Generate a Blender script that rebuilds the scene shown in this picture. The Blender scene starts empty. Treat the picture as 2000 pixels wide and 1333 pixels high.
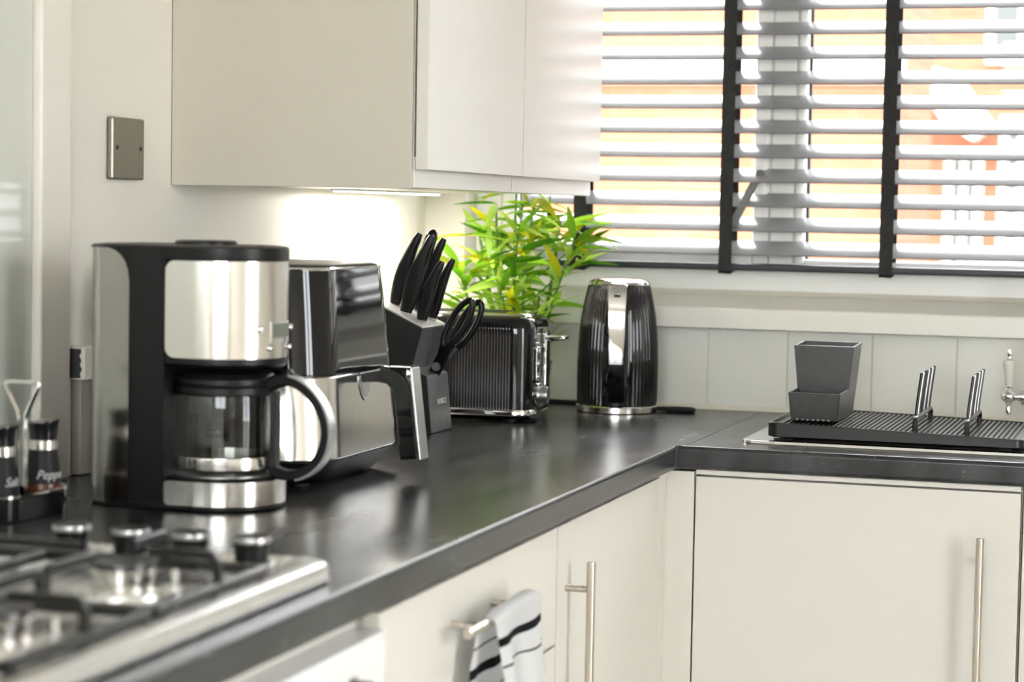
import bpy, bmesh, math, random
from mathutils import Vector, Matrix
random.seed(7)
sc = bpy.context.scene
COL = sc.collection
R = math.radians
H = 0.91            # height of the worktop surface

# ------------------------------------------------------------------ camera, sky, sun, exposure
cam = bpy.data.cameras.new('camera'); camo = bpy.data.objects.new('camera', cam); COL.objects.link(camo)
right = Vector((0.9544, 0.2979, 0.0181)); up = Vector((-0.0351, 0.0520, 0.9980)); fwd = Vector((-0.2963, 0.9532, -0.0601))
m = Matrix((right, up, -fwd)).transposed().to_4x4(); m.translation = Vector((1.3875, -3.8896, 1.2667))
camo.matrix_world = m
cam.sensor_width = 36; cam.lens = 75.83; cam.clip_start = 0.05; cam.clip_end = 200
cam.dof.use_dof = True; cam.dof.focus_distance = 3.2; cam.dof.aperture_fstop = 4.6
sc.camera = camo

w = bpy.data.worlds.new('sky'); sc.world = w; w.use_nodes = True
bg = w.node_tree.nodes['Background']; bg.inputs[0].default_value = (0.97, 0.985, 1.0, 1); bg.inputs[1].default_value = 9.0
sun = bpy.data.lights.new('sun', 'SUN'); suno = bpy.data.objects.new('sun', sun); COL.objects.link(suno)
sun.energy = 0.5; sun.angle = R(2); sun.color = (1.0, 0.95, 0.86)
suno.rotation_euler = Vector((0.45, 0.75, -0.62)).to_track_quat('-Z', 'Y').to_euler()
suno.location = (-3, -6, 6)
sc.view_settings.view_transform = 'Standard'; sc.view_settings.look = 'None'
sc.view_settings.gamma = 1; sc.view_settings.use_curve_mapping = False
sc.view_settings.exposure = 1.02
sc.cycles.max_bounces = 10; sc.cycles.diffuse_bounces = 5; sc.cycles.glossy_bounces = 5
sc.cycles.transmission_bounces = 8; sc.cycles.transparent_max_bounces = 12
sc.cycles.caustics_reflective = False; sc.cycles.caustics_refractive = False

# ------------------------------------------------------------------ materials
MATS = {}
def mat(name, col=(.8, .8, .8), rough=.5, metal=0., spec=.5, **k):
    if name in MATS: return MATS[name]
    mt = bpy.data.materials.new(name); mt.use_nodes = True; nt = mt.node_tree
    b = nt.nodes['Principled BSDF']
    b.inputs['Base Color'].default_value = (*col, 1); b.inputs['Roughness'].default_value = rough
    b.inputs['Metallic'].default_value = metal; b.inputs['Specular IOR Level'].default_value = spec
    for kk, v in k.items(): b.inputs[kk.replace('_', ' ')].default_value = v
    MATS[name] = mt
    return mt
def N(mt, t, **kw):
    n = mt.node_tree.nodes.new(t)
    for k, v in kw.items(): setattr(n, k, v)
    return n
def L(mt, a, b): mt.node_tree.links.new(a, b)
def bs(mt): return mt.node_tree.nodes['Principled BSDF']
def noisy(mt, scale, lo, hi, stretch=(1, 1, 1), detail=4, bump=0, rough=None, p0=.35, p1=.65):
    tc = N(mt, 'ShaderNodeTexCoord'); mp = N(mt, 'ShaderNodeMapping'); mp.inputs['Scale'].default_value = stretch
    nz = N(mt, 'ShaderNodeTexNoise'); nz.inputs['Scale'].default_value = scale; nz.inputs['Detail'].default_value = detail
    cr = N(mt, 'ShaderNodeValToRGB'); cr.color_ramp.elements[0].position = p0; cr.color_ramp.elements[1].position = p1
    cr.color_ramp.elements[0].color = (*lo, 1); cr.color_ramp.elements[1].color = (*hi, 1)
    L(mt, tc.outputs['Object'], mp.inputs[0]); L(mt, mp.outputs[0], nz.inputs['Vector'])
    L(mt, nz.outputs['Fac'], cr.inputs[0]); L(mt, cr.outputs[0], bs(mt).inputs['Base Color'])
    if bump:
        bp = N(mt, 'ShaderNodeBump'); bp.inputs['Strength'].default_value = bump; bp.inputs['Distance'].default_value = .002
        L(mt, nz.outputs['Fac'], bp.inputs['Height']); L(mt, bp.outputs[0], bs(mt).inputs['Normal'])
    if rough:
        mr = N(mt, 'ShaderNodeMapRange'); mr.inputs[3].default_value = rough[0]; mr.inputs[4].default_value = rough[1]
        L(mt, nz.outputs['Fac'], mr.inputs[0]); L(mt, mr.outputs[0], bs(mt).inputs['Roughness'])
    return mt

wall_m = noisy(mat('wall paint', rough=.45), 3, (.82, .785, .72), (.85, .815, .75), bump=.03)
ceil_m = mat('ceiling paint', (.85, .84, .8), .7)
floor_m = noisy(mat('floor vinyl', rough=.4), 6, (.34, .31, .27), (.46, .42, .37), stretch=(1, .2, 1))
cab_m = noisy(mat('cabinet satin', rough=.28), 2, (.69, .662, .605), (.71, .682, .625))
shaded_panel_m = noisy(mat('shaded end panel', rough=.32), 2, (.575, .535, .453), (.595, .555, .473))  # cabinet finish darkened and warmed: shade on the end panel put into its colour
carc_m = mat('cabinet edge', (.78, .75, .69), .4)
plinth_m = mat('plinth', (.6, .58, .53), .5)
tile_m = noisy(mat('tile glaze', rough=.32), 7, (.84, .83, .76), (.88, .87, .80), bump=.06)
grout_m = mat('grout', (.80, .78, .71), .8)
seal_m = mat('sealant', (.80, .76, .66), .4)
upvc_m = mat('white upvc', (.90, .90, .87), .25)
sill_m = noisy(mat('sill paint', rough=.3), 4, (.88, .86, .79), (.90, .88, .81))
lever_m = mat('grey lever', (.16, .16, .16), .4)
gasket_m = mat('gasket', (.03, .03, .035), .6)
def worktop_mat():
    mt = mat('slate worktop', rough=.3, spec=.5)
    noisy(mt, 5, (.012, .0135, .015), (.040, .044, .047), stretch=(2.2, .8, 1), detail=10, rough=(.15, .34), p0=.38, p1=.66)
    nt = mt.node_tree
    tc = N(mt, 'ShaderNodeTexCoord'); nz = N(mt, 'ShaderNodeTexNoise'); nz.inputs['Scale'].default_value = 55; nz.inputs['Detail'].default_value = 8; nz.inputs['Roughness'].default_value = .7
    L(mt, tc.outputs['Object'], nz.inputs['Vector'])
    cr = N(mt, 'ShaderNodeValToRGB'); cr.color_ramp.elements[0].position = .60; cr.color_ramp.elements[1].position = .82
    cr.color_ramp.elements[0].color = (0, 0, 0, 1); cr.color_ramp.elements[1].color = (1, 1, 1, 1)
    L(mt, nz.outputs['Fac'], cr.inputs[0])
    mx = N(mt, 'ShaderNodeMix', data_type='RGBA'); mx.inputs[7].default_value = (.22, .22, .21, 1)
    src = bs(mt).inputs['Base Color'].links[0].from_socket
    L(mt, cr.outputs[0], mx.inputs[0]); L(mt, src, mx.inputs[6]); L(mt, mx.outputs[2], bs(mt).inputs['Base Color'])
    bp = N(mt, 'ShaderNodeBump'); bp.inputs['Strength'].default_value = .22; bp.inputs['Distance'].default_value = .001
    L(mt, nz.outputs['Fac'], bp.inputs['Height']); L(mt, bp.outputs[0], bs(mt).inputs['Normal'])
    return mt
top_m = worktop_mat()
def steel_mat(name, col=(.62, .60, .57), rough=.2, stretch=(1, 1, .01), aniso=.5):
    mt = mat(name, col, rough, 1.0)
    tc = N(mt, 'ShaderNodeTexCoord'); mp = N(mt, 'ShaderNodeMapping'); mp.inputs['Scale'].default_value = stretch
    nz = N(mt, 'ShaderNodeTexNoise'); nz.inputs['Scale'].default_value = 300; nz.inputs['Detail'].default_value = 3
    mr = N(mt, 'ShaderNodeMapRange'); mr.inputs[3].default_value = rough * .75; mr.inputs[4].default_value = rough * 1.3
    L(mt, tc.outputs['Object'], mp.inputs[0]); L(mt, mp.outputs[0], nz.inputs['Vector']); L(mt, nz.outputs['Fac'], mr.inputs[0]); L(mt, mr.outputs[0], bs(mt).inputs['Roughness'])
    return mt
steel_m = steel_mat('brushed steel', (.80, .775, .735), .16)
hob_m = steel_mat('hob steel', (.84, .84, .835), .26, (1, .02, 1))
sink_m = steel_mat('sink steel', (.55, .545, .53), .24, (1, .02, 1))
handle_m = steel_mat('handle steel', (.60, .55, .48), .28)
nickel_m = steel_mat('nickel plate', (.30, .28, .245), .30)
chrome_m = mat('chrome', (.78, .78, .77), .06, 1.0)
satin_m = mat('satin silver', (.55, .55, .55), .32, 1.0)
black_m = mat('black plastic', (.006, .0065, .007), .36, spec=.28)
matte_m = mat('matte black', (.008, .008, .0085), .5, spec=.25)
gloss_m = mat('gloss black', (.006, .006, .007), .05)
grey_m = mat('dark grey plastic', (.020, .021, .022), .27)
iron_m = mat('cast iron enamel', (.008, .008, .008), .28)
rubber_m = mat('rubber', (.012, .012, .012), .7)
hold_m = noisy(mat('grey plastic holder', rough=.33), 90, (.050, .050, .051), (.060, .060, .061), bump=.05)
block_m = noisy(mat('knife block soft touch', rough=.40), 60, (.095, .097, .100), (.115, .117, .120), bump=.1)  # base lightened for light reflected off the front; sides keep the darker tone
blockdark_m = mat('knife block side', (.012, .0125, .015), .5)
block_highlight_m = mat('knife block top highlight', (.62, .62, .62), .3)  # pale tone paints the highlight along the slot top
white_m = mat('white print', (.8, .8, .8), .5)
print_m = mat('grey print', (.45, .46, .46), .5)
ceramic_m = mat('ceramic', (.80, .78, .70), .12)
socket_m = mat('white plastic', (.72, .69, .62), .4)
trunk_m = mat('grey trunking', (.33, .31, .28), .5)
slat_m = mat('blind slat', (.30, .30, .315), .24, spec=1.0, Coat_Weight=.6, Coat_Roughness=.15)
tape_m = noisy(mat('blind tape', rough=.85), 400, (.016, .016, .016), (.030, .030, .030), stretch=(1, 1, .3))
rail_m = mat('blind rail', (.020, .022, .027), .4)
pot_m = mat('grey pot', (.50, .49, .46), .5)
soil_m = mat('pot filling', (.05, .04, .03), .9)
amber_m = mat('amber base', (.075, .02, .006), .25)
lcd_m = mat('display glass', (.16, .18, .14), .08)
oven_m = mat('oven white enamel', (.80, .80, .80), .2)
def leaf_mat(name, c):
    mt = mat(name, c, .4)
    b = bs(mt); out = mt.node_tree.nodes['Material Output']
    tr = N(mt, 'ShaderNodeBsdfTranslucent'); tr.inputs[0].default_value = (c[0] * 1.5, c[1] * 1.35, c[2] * .8, 1)
    mx = N(mt, 'ShaderNodeMixShader'); mx.inputs[0].default_value = .5
    L(mt, b.outputs[0], mx.inputs[1]); L(mt, tr.outputs[0], mx.inputs[2]); L(mt, mx.outputs[0], out.inputs[0])
    return mt
leaf_ms = [leaf_mat('leaf green', (.34, .60, .07)), leaf_mat('leaf light green', (.55, .74, .22)), leaf_mat('leaf deep green', (.15, .40, .03)), leaf_mat('leaf yellow green', (.66, .70, .05))]
stem_m = mat('bamboo stem', (.10, .22, .03), .4)
def glass_pane_mat(name, tint=(1, 1, 1), refl=1.0):
    mt = mat(name); nt = mt.node_tree; out = nt.nodes['Material Output']
    tr = N(mt, 'ShaderNodeBsdfTransparent'); tr.inputs[0].default_value = (*tint, 1)
    gl = N(mt, 'ShaderNodeBsdfGlossy'); gl.inputs['Roughness'].default_value = .02
    fr = N(mt, 'ShaderNodeFresnel'); fr.inputs[0].default_value = 1.5
    mu = N(mt, 'ShaderNodeMath', operation='MULTIPLY'); mu.inputs[1].default_value = refl
    mx = N(mt, 'ShaderNodeMixShader')
    ge = N(mt, 'ShaderNodeNewGeometry'); ib = N(mt, 'ShaderNodeMath', operation='SUBTRACT'); ib.inputs[0].default_value = refl
    L(mt, ge.outputs['Backfacing'], ib.inputs[1]); cl = N(mt, 'ShaderNodeMath', operation='MAXIMUM'); cl.inputs[1].default_value = 0
    L(mt, ib.outputs[0], cl.inputs[0]); L(mt, cl.outputs[0], mu.inputs[1])
    L(mt, fr.outputs[0], mu.inputs[0]); L(mt, mu.outputs[0], mx.inputs[0]); L(mt, tr.outputs[0], mx.inputs[1]); L(mt, gl.outputs[0], mx.inputs[2]); L(mt, mx.outputs[0], out.inputs[0])
    return mt
pane_m = glass_pane_mat('window glass', (.97, .98, .98))
carafe_m = glass_pane_mat('carafe glass', (.90, .91, .90), 1.0)
splash_m = mat('glass splashback', (.68, .695, .635), .04)
def towel_mat():
    mt = mat('terry towel', (.80, .80, .80), .95, spec=.1)
    uv = N(mt, 'ShaderNodeUVMap'); sp = N(mt, 'ShaderNodeSeparateXYZ'); cr = N(mt, 'ShaderNodeValToRGB')
    cr.color_ramp.interpolation = 'CONSTANT'
    W, K = (.90, .90, .90, 1), (.02, .02, .025, 1)
    stops = [(0, W), (.10, K), (.114, W), (.150, K), (.158, W), (.308, K), (.326, W), (.360, K), (.367, W), (.478, K), (.494, W), (.528, K), (.534, W), (.686, K), (.693, W), (.93, K), (.94, W)]
    el = cr.color_ramp.elements
    el[0].position, el[0].color = stops[0]; el[1].position, el[1].color = stops[-1]
    for p, c in stops[1:-1]:
        e = el.new(p); e.color = c
    L(mt, uv.outputs[0], sp.inputs[0]); L(mt, sp.outputs[1], cr.inputs[0]); L(mt, cr.outputs[0], bs(mt).inputs['Base Color'])
    nz = N(mt, 'ShaderNodeTexNoise'); nz.inputs['Scale'].default_value = 900
    bp = N(mt, 'ShaderNodeBump'); bp.inputs['Strength'].default_value = .12; bp.inputs['Distance'].default_value = .001
    tc = N(mt, 'ShaderNodeTexCoord'); L(mt, tc.outputs['Object'], nz.inputs['Vector'])
    L(mt, nz.outputs['Fac'], bp.inputs['Height']); L(mt, bp.outputs[0], bs(mt).inputs['Normal'])
    return mt
towel_m = towel_mat()
def brick_mat():
    mt = mat('orange brick', rough=.85)
    tc = N(mt, 'ShaderNodeTexCoord'); mp = N(mt, 'ShaderNodeMapping'); mp.inputs['Rotation'].default_value = (R(90), 0, 0)
    br = N(mt, 'ShaderNodeTexBrick'); br.inputs['Scale'].default_value = 1
    br.inputs['Color1'].default_value = (.255, .090, .049, 1); br.inputs['Color2'].default_value = (.285, .106, .058, 1); br.inputs['Mortar'].default_value = (.30, .125, .072, 1)
    br.inputs['Mortar Size'].default_value = .010; br.inputs['Brick Width'].default_value = .225; br.inputs['Row Height'].default_value = .075
    L(mt, tc.outputs['Object'], mp.inputs[0]); L(mt, mp.outputs[0], br.inputs['Vector']); L(mt, br.outputs[0], bs(mt).inputs['Base Color'])
    return mt
brick_m = brick_mat()
render_m = mat('white render', (.80, .80, .78), .8)
sky_screen_m = mat('sky screen grey render', (.42, .42, .42), .8)
roof_m = mat('roof tiles', (.28, .20, .17), .8)
dglass_m = mat('far window glass', (.10, .12, .12), .1)
paving_m = noisy(mat('paving', rough=.9), 2, (.42, .40, .37), (.55, .53, .5))

# ------------------------------------------------------------------ mesh helpers
ROOTS = {}
def finish(bm, ang=.6):
    bmesh.ops.recalc_face_normals(bm, faces=bm.faces)
    for f in bm.faces: f.smooth = True
    for e in bm.edges:
        if len(e.link_faces) == 2 and e.calc_face_angle(0) > ang: e.smooth = False
def obj(name, bm, mt, parent=None, ang=.6, recalc=True):
    if recalc: finish(bm, ang)
    me = bpy.data.meshes.new(name); bm.to_mesh(me); bm.free()
    o = bpy.data.objects.new(name, me); COL.objects.link(o)
    if mt: me.materials.append(mt)
    if len(me.polygons) < 2500:
        wn = o.modifiers.new('weighted_normal', 'WEIGHTED_NORMAL'); wn.keep_sharp = True; wn.weight = 100
    if parent is not None:
        root = parent
        while root.parent is not None: root = root.parent
        if not root.get('_local'):
            me.transform(Matrix.Translation(-root.location))
        o.parent = parent
    return o
def tag(o, label, cat, group=None):
    o['label'] = label; o['category'] = cat
    if group: o['group'] = group
    return o
def thing(name, label, cat, loc, rotz=0, local=False, group=None):
    o = bpy.data.objects.new(name, None); COL.objects.link(o); o.empty_display_size = .05
    o.location = loc; o.rotation_euler = (0, 0, rotz)
    if local: o['_local'] = 1
    ROOTS[name] = o
    return tag(o, label, cat, group)
def struct(name, bm, mt, label=None, ang=.6):
    o = obj(name, bm, mt, None, ang); o['kind'] = 'structure'
    if label: o['label'] = label
    return o
def single(name, bm, mt, label, cat, group=None, ang=.6):
    """one-mesh thing: origin moved to the base centre"""
    finish(bm, ang)
    xs = [v.co.x for v in bm.verts]; ys = [v.co.y for v in bm.verts]; zs = [v.co.z for v in bm.verts]
    c = Vector(((min(xs) + max(xs)) / 2, (min(ys) + max(ys)) / 2, min(zs)))
    bmesh.ops.translate(bm, verts=bm.verts, vec=-c)
    o = obj(name, bm, mt, None, recalc=False); o.location = c
    return tag(o, label, cat, group)
def B(): return bmesh.new()
def box(bm, x0, x1, y0, y1, z0, z1, bev=0, seg=2):
    r = bmesh.ops.create_cube(bm, size=1)['verts']
    for v in r: v.co = Vector((x0 + (x1 - x0) * (v.co.x + .5), y0 + (y1 - y0) * (v.co.y + .5), z0 + (z1 - z0) * (v.co.z + .5)))
    if bev:
        es = list({e for v in r for e in v.link_edges})
        bmesh.ops.bevel(bm, geom=es, offset=bev, segments=seg, affect='EDGES', profile=.5)
    return bm
def loft(bm, rings, cap0=True, cap1=True, closed=True):
    vs = [[bm.verts.new(p) for p in r] for r in rings]
    n = len(vs[0])
    for a, b in zip(vs, vs[1:]):
        for i in range(n if closed else n - 1):
            j = (i + 1) % n
            bm.faces.new((a[i], a[j], b[j], b[i]))
    if cap0: bm.faces.new(list(reversed(vs[0])))
    if cap1: bm.faces.new(vs[-1])
    return bm
def lathe(bm, prof, c=(0, 0, 0), seg=40, cap0=True, cap1=True):
    rings = [[(c[0] + r * math.cos(2 * math.pi * i / seg), c[1] + r * math.sin(2 * math.pi * i / seg), c[2] + z) for i in range(seg)] for r, z in prof]
    return loft(bm, rings, cap0, cap1)
def frame_at(d):
    d = d.normalized(); a = Vector((0, 0, 1)) if abs(d.z) < .9 else Vector((1, 0, 0))
    u = d.cross(a).normalized(); return u, d.cross(u).normalized()
def tube(bm, pts, r, seg=10, cap=True):
    pts = [Vector(p) for p in pts]; rings = []; u = None
    for i, p in enumerate(pts):
        d = (pts[min(i + 1, len(pts) - 1)] - pts[max(i - 1, 0)]).normalized()
        if u is None: u, v = frame_at(d)
        else:
            u = (u - d * u.dot(d)).normalized(); v = d.cross(u).normalized()
        rr = r[i] if isinstance(r, (list, tuple)) else r
        rings.append([p + u * rr * math.cos(2 * math.pi * k / seg) + v * rr * math.sin(2 * math.pi * k / seg) for k in range(seg)])
    return loft(bm, rings, cap, cap)
def cyl(bm, p0, p1, r, seg=20, bev=0):
    p0, p1 = Vector(p0), Vector(p1); d = (p1 - p0).normalized(); u, v = frame_at(d)
    Ln = (p1 - p0).length
    prof = [(r, 0), (r, Ln)] if not bev else [(r - bev, 0), (r - bev * .3, bev * .3), (r, bev), (r, Ln - bev), (r - bev * .3, Ln - bev * .3), (r - bev, Ln)]
    return loft(bm, [[p0 + d * z + u * rr * math.cos(2 * math.pi * k / seg) + v * rr * math.sin(2 * math.pi * k / seg) for k in range(seg)] for rr, z in prof])
def sphere(bm, c, r, sx=1, sy=1, sz=1, seg=20, rings=12):
    res = bmesh.ops.create_uvsphere(bm, u_segments=seg, v_segments=rings, radius=1)['verts']
    for v in res: v.co = Vector((c[0] + v.co.x * r * sx, c[1] + v.co.y * r * sy, c[2] + v.co.z * r * sz))
    return bm
def prism(bm, pts, lo, hi, axis='x', bev=0, seg=2):
    """polygon in the plane normal to axis, extruded lo..hi; pts are the two other coordinates in x,y,z order"""
    def P(a, b, t): return {'x': (t, a, b), 'y': (a, t, b), 'z': (a, b, t)}[axis]
    v0 = [bm.verts.new(P(a, b, lo)) for a, b in pts]; v1 = [bm.verts.new(P(a, b, hi)) for a, b in pts]
    n = len(pts); fs = [bm.faces.new(v0), bm.faces.new(list(reversed(v1)))]
    for i in range(n): fs.append(bm.faces.new((v0[i], v1[i], v1[(i + 1) % n], v0[(i + 1) % n])))
    if bev:
        bmesh.ops.recalc_face_normals(bm, faces=fs)
        bmesh.ops.bevel(bm, geom=list({e for f in fs for e in f.edges}), offset=bev, segments=seg, affect='EDGES', profile=.5)
    return bm
def sweep(bm, pts, wid, thk, side=Vector((0, 1, 0)), bev=.25):
    """rounded-rectangle section swept along pts; wid along side, thk across; both may be lists"""
    pts = [Vector(p) for p in pts]; rings = []
    for i, p in enumerate(pts):
        d = (pts[min(i + 1, len(pts) - 1)] - pts[max(i - 1, 0)]).normalized(); n = d.cross(side).normalized()
        a = (wid[i] if isinstance(wid, list) else wid) / 2; b = (thk[i] if isinstance(thk, list) else thk) / 2
        k = bev
        sec = [(-a, -b * (1 - k)), (-a * (1 - k), -b), (a * (1 - k), -b), (a, -b * (1 - k)), (a, b * (1 - k)), (a * (1 - k), b), (-a * (1 - k), b), (-a, b * (1 - k))]
        rings.append([p + side * s + n * t for s, t in sec])
    return loft(bm, rings)
def smooth_pts(pts, n=6):
    P = [Vector(p) for p in pts]; out = []
    for i in range(len(P) - 1):
        a, b, c, d = P[max(i - 1, 0)], P[i], P[i + 1], P[min(i + 2, len(P) - 1)]
        for k in range(n):
            t = k / n
            out.append(.5 * ((2 * b) + (c - a) * t + (2 * a - 5 * b + 4 * c - d) * t * t + (3 * b - a - 3 * c + d) * t ** 3))
    return out + [P[-1]]
def rrect(hx, hy, r, seg=8):
    out = []
    for cx, cy, a0 in ((hx - r, hy - r, 0), (-hx + r, hy - r, 90), (-hx + r, -hy + r, 180), (hx - r, -hy + r, 270)):
        for k in range(seg + 1):
            a = R(a0 + 90 * k / seg); out.append((cx + r * math.cos(a), cy + r * math.sin(a)))
    return out
def text_mesh(txt, size, shear=0, extrude=.0003):
    cu = bpy.data.curves.new('text', 'FONT'); cu.body = txt; cu.size = size; cu.shear = shear; cu.extrude = extrude
    cu.align_x = 'CENTER'; cu.align_y = 'CENTER'; cu.resolution_u = 3
    o = bpy.data.objects.new('text', cu); COL.objects.link(o)
    dg = bpy.context.evaluated_depsgraph_get(); me = bpy.data.meshes.new_from_object(o.evaluated_get(dg))
    bpy.data.objects.remove(o); bm = bmesh.new(); bm.from_mesh(me); bpy.data.meshes.remove(me)
    return bm

# ------------------------------------------------------------------ room shell
X1, Y0, ZC = 3.0, -6.0, 2.45
struct('floor', box(B(), -.1, X1 + .1, Y0 - .1, .28, -.1, 0), floor_m)
struct('ceiling', box(B(), -.1, X1 + .1, Y0 - .1, .28, ZC, ZC + .25), ceil_m)
struct('wall_left', box(B(), -.25, 0, Y0 - .1, .28, 0, ZC), wall_m)
b = B(); QX0, QX1, QZ0, QZ1 = .50, 2.50, 1.05, 2.15      # unseen window behind the camera, added for fill light
box(b, 0, X1, Y0 - .25, Y0, 0, QZ0); box(b, 0, X1, Y0 - .25, Y0, QZ1, ZC); box(b, 0, QX0, Y0 - .25, Y0, QZ0, QZ1); box(b, QX1, X1, Y0 - .25, Y0, QZ0, QZ1)
struct('wall_back', b, wall_m)
fill_win = bpy.data.objects.new('fill_window', None); COL.objects.link(fill_win); fill_win['kind'] = 'structure'; fill_win.location = ((QX0 + QX1) / 2, Y0, QZ0)
for x0, x1 in ((QX0, QX0 + .06), ((QX0 + QX1) / 2 - .04, (QX0 + QX1) / 2 + .04), (QX1 - .06, QX1)):
    obj('fill_frame_stile', box(B(), x0, x1, Y0 - .15, Y0 - .09, QZ0, QZ1, .006), upvc_m, fill_win)
for z0, z1 in ((QZ0, QZ0 + .06), (QZ1 - .06, QZ1)):
    obj('fill_frame_rail', box(B(), QX0 + .06, QX1 - .06, Y0 - .15, Y0 - .09, z0, z1, .006), upvc_m, fill_win)
for x0, x1 in ((QX0 + .06, (QX0 + QX1) / 2 - .04), ((QX0 + QX1) / 2 + .04, QX1 - .06)):
    obj('pane', box(B(), x0, x1, Y0 - .125, Y0 - .119, QZ0 + .06, QZ1 - .06), pane_m, fill_win)  # glass of the added fill window
WX0, WX1, WZ0, WZ1 = .08, 2.15, H + .15, H + 1.25
b = B()
box(b, 0, X1, 0, .28, 0, WZ0); box(b, 0, X1, 0, .28, WZ1, ZC); box(b, 0, WX0, 0, .28, WZ0, WZ1); box(b, WX1, X1, 0, .28, WZ0, WZ1)
wall_win = struct('wall_window', b, wall_m)
b = B(); PY0, PY1, PZ = -2.9, -2.0, 2.1      # unseen garden door in the right wall, placed and sized for fill light
box(b, X1, X1 + .25, Y0, PY0, 0, ZC); box(b, X1, X1 + .25, PY1, .28, 0, ZC); box(b, X1, X1 + .25, PY0, PY1, PZ, ZC)
struct('wall_right', b, wall_m)
door = bpy.data.objects.new('fill_door', None); COL.objects.link(door); door['kind'] = 'structure'; door.location = (X1, (PY0 + PY1) / 2, 0)
for y0, y1 in ((PY0, PY0 + .07), ((PY0 + PY1) / 2 - .05, (PY0 + PY1) / 2 + .05), (PY1 - .07, PY1)):
    obj('fill_door_stile', box(B(), X1 + .08, X1 + .14, y0, y1, .0, PZ, .006), upvc_m, door)
for z0, z1 in ((0, .08), (PZ - .07, PZ)):
    obj('door_rail', box(B(), X1 + .08, X1 + .14, PY0 + .07, PY1 - .07, z0, z1, .006), upvc_m, door)
for y0, y1 in ((PY0 + .07, (PY0 + PY1) / 2 - .05), ((PY0 + PY1) / 2 + .05, PY1 - .07)):
    obj('fill_door_pane', box(B(), X1 + .105, X1 + .111, y0, y1, .08, PZ - .07), pane_m, door)

# glazed wall tiles below the sill, each its own piece, over grout
tx = [-.042 + .15 * k for k in range(0, 17)]; tx[4] = .558; tx[5] = .705
obj('grout_bed', box(B(), .001, X1 - .02, -.004, 0, H + .001, H + .150), grout_m, wall_win)
tile_mesh = None
for k in range(len(tx) - 1):
    a, c = max(tx[k], .004) + .0008, tx[k + 1] - .0008
    obj('tile', box(B(), a, c, -.0075, -.003, H + .006, H + .149, .0015), tile_m, wall_win)
b = B(); prism(b, [(-.010, H), (-.019, H + .0005), (-.013, H + .006), (-.010, H + .009)], .004, 2.6, 'x')
struct('trim_1', b, seal_m)
# glass splashback behind the hob and the edge batten
sp = single('splashback_panel', box(B(), .0005, .007, -2.75, -1.484, H + .002, H + .95, .001), splash_m, 'pale green glass splashback panel on the wall behind the hob', 'splashback')
b = B(); box(b, .0005, .019, -1.482, -1.405, H + .002, ZC - .005, .004, 3)
struct('trim_2', b, wall_m)

# ------------------------------------------------------------------ window
win = bpy.data.objects.new('window_1', None); COL.objects.link(win); win['kind'] = 'structure'; win.location = (1.1, .09, WZ0)
FY0, FY1 = .062, .125
zb, zt = H + .205, WZ1
for nm, a in (('bottom_rail', (WX0, WX1, FY0, FY1, zb, zb + .055)), ('top_rail', (WX0, WX1, FY0, FY1, zt - .055, zt)),
              ('jamb', (WX0, WX0 + .055, FY0, FY1, zb + .055, zt - .055)), ('jamb', (WX1 - .055, WX1, FY0, FY1, zb + .055, zt - .055)),
              ('mullion', (.652, .700, FY0, FY1, zb + .055, zt - .055)), ('mullion', (1.50, 1.55, FY0, FY1, zb + .055, zt - .055))):
    obj(nm, box(B(), *a, .006, 3), upvc_m, win)
def sash(x0, x1, stile):
    y0, y1 = FY0 - .008, FY1 - .01
    for a in ((x0, x0 + stile, y0, y1, zb + .055, zt - .055), (x1 - stile, x1, y0, y1, zb + .055, zt - .055)):
        obj('sash_stile', box(B(), *a, .006, 3), upvc_m, win)
    for z0, z1 in ((zb + .055, zb + .055 + stile), (zt - .055 - stile, zt - .055)):
        obj('sash_rail', box(B(), x0 + stile, x1 - stile, y0, y1, z0, z1, .006, 3), upvc_m, win)
    b = B()
    for a in ((x0 + stile, x0 + stile + .004), (x1 - stile - .004, x1 - stile)): box(b, *a, FY0 + .018, FY0 + .03, zb + .055 + stile, zt - .055 - stile)
    obj('gasket', b, gasket_m, win)
    obj('pane', box(B(), x0 + stile, x1 - stile, FY0 + .022, FY0 + .028, zb + .055 + stile, zt - .055 - stile), pane_m, win)
sash(WX0 + .055, .652, .030); sash(.700, 1.50, .018); sash(1.55, WX1 - .055, .03)
hb = obj('handle_plate', box(B(), .630, .650, FY0 - .018, FY0 - .009, H + .39, H + .465, .004), upvc_m, win)
b = B(); sweep(b, smooth_pts([(.640, FY0 - .03, H + .432), (.628, FY0 - .042, H + .410), (.606, FY0 - .045, H + .365), (.594, FY0 - .045, H + .338)], 4), .012, [.014] * 12 + [.018], side=Vector((0, 1, 0)))
cyl(b, (.640, FY0 - .018, H + .432), (.640, FY0 - .036, H + .432), .009, 14)
obj('handle_lever', b, lever_m, win)
b = B(); prism(b, [(-.050, .152), (-.050, .184), (-.047, .188), (-.040, .1905), (.062, .2115), (.062, .152)], .004, WX1 + .05, 'x')
bmesh.ops.translate(b, verts=b.verts, vec=(0, 0, H))
o = obj('sill', b, sill_m, win, ang=.9)
b = B(); prism(b, [(.050, .2095), (.060, .2180), (.0615, .2180), (.0615, .2110)], WX0 + .002, WX1 - .002, 'x'); bmesh.ops.translate(b, verts=b.verts, vec=(0, 0, H))
obj('sill_bead', b, seal_m, win)

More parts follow.
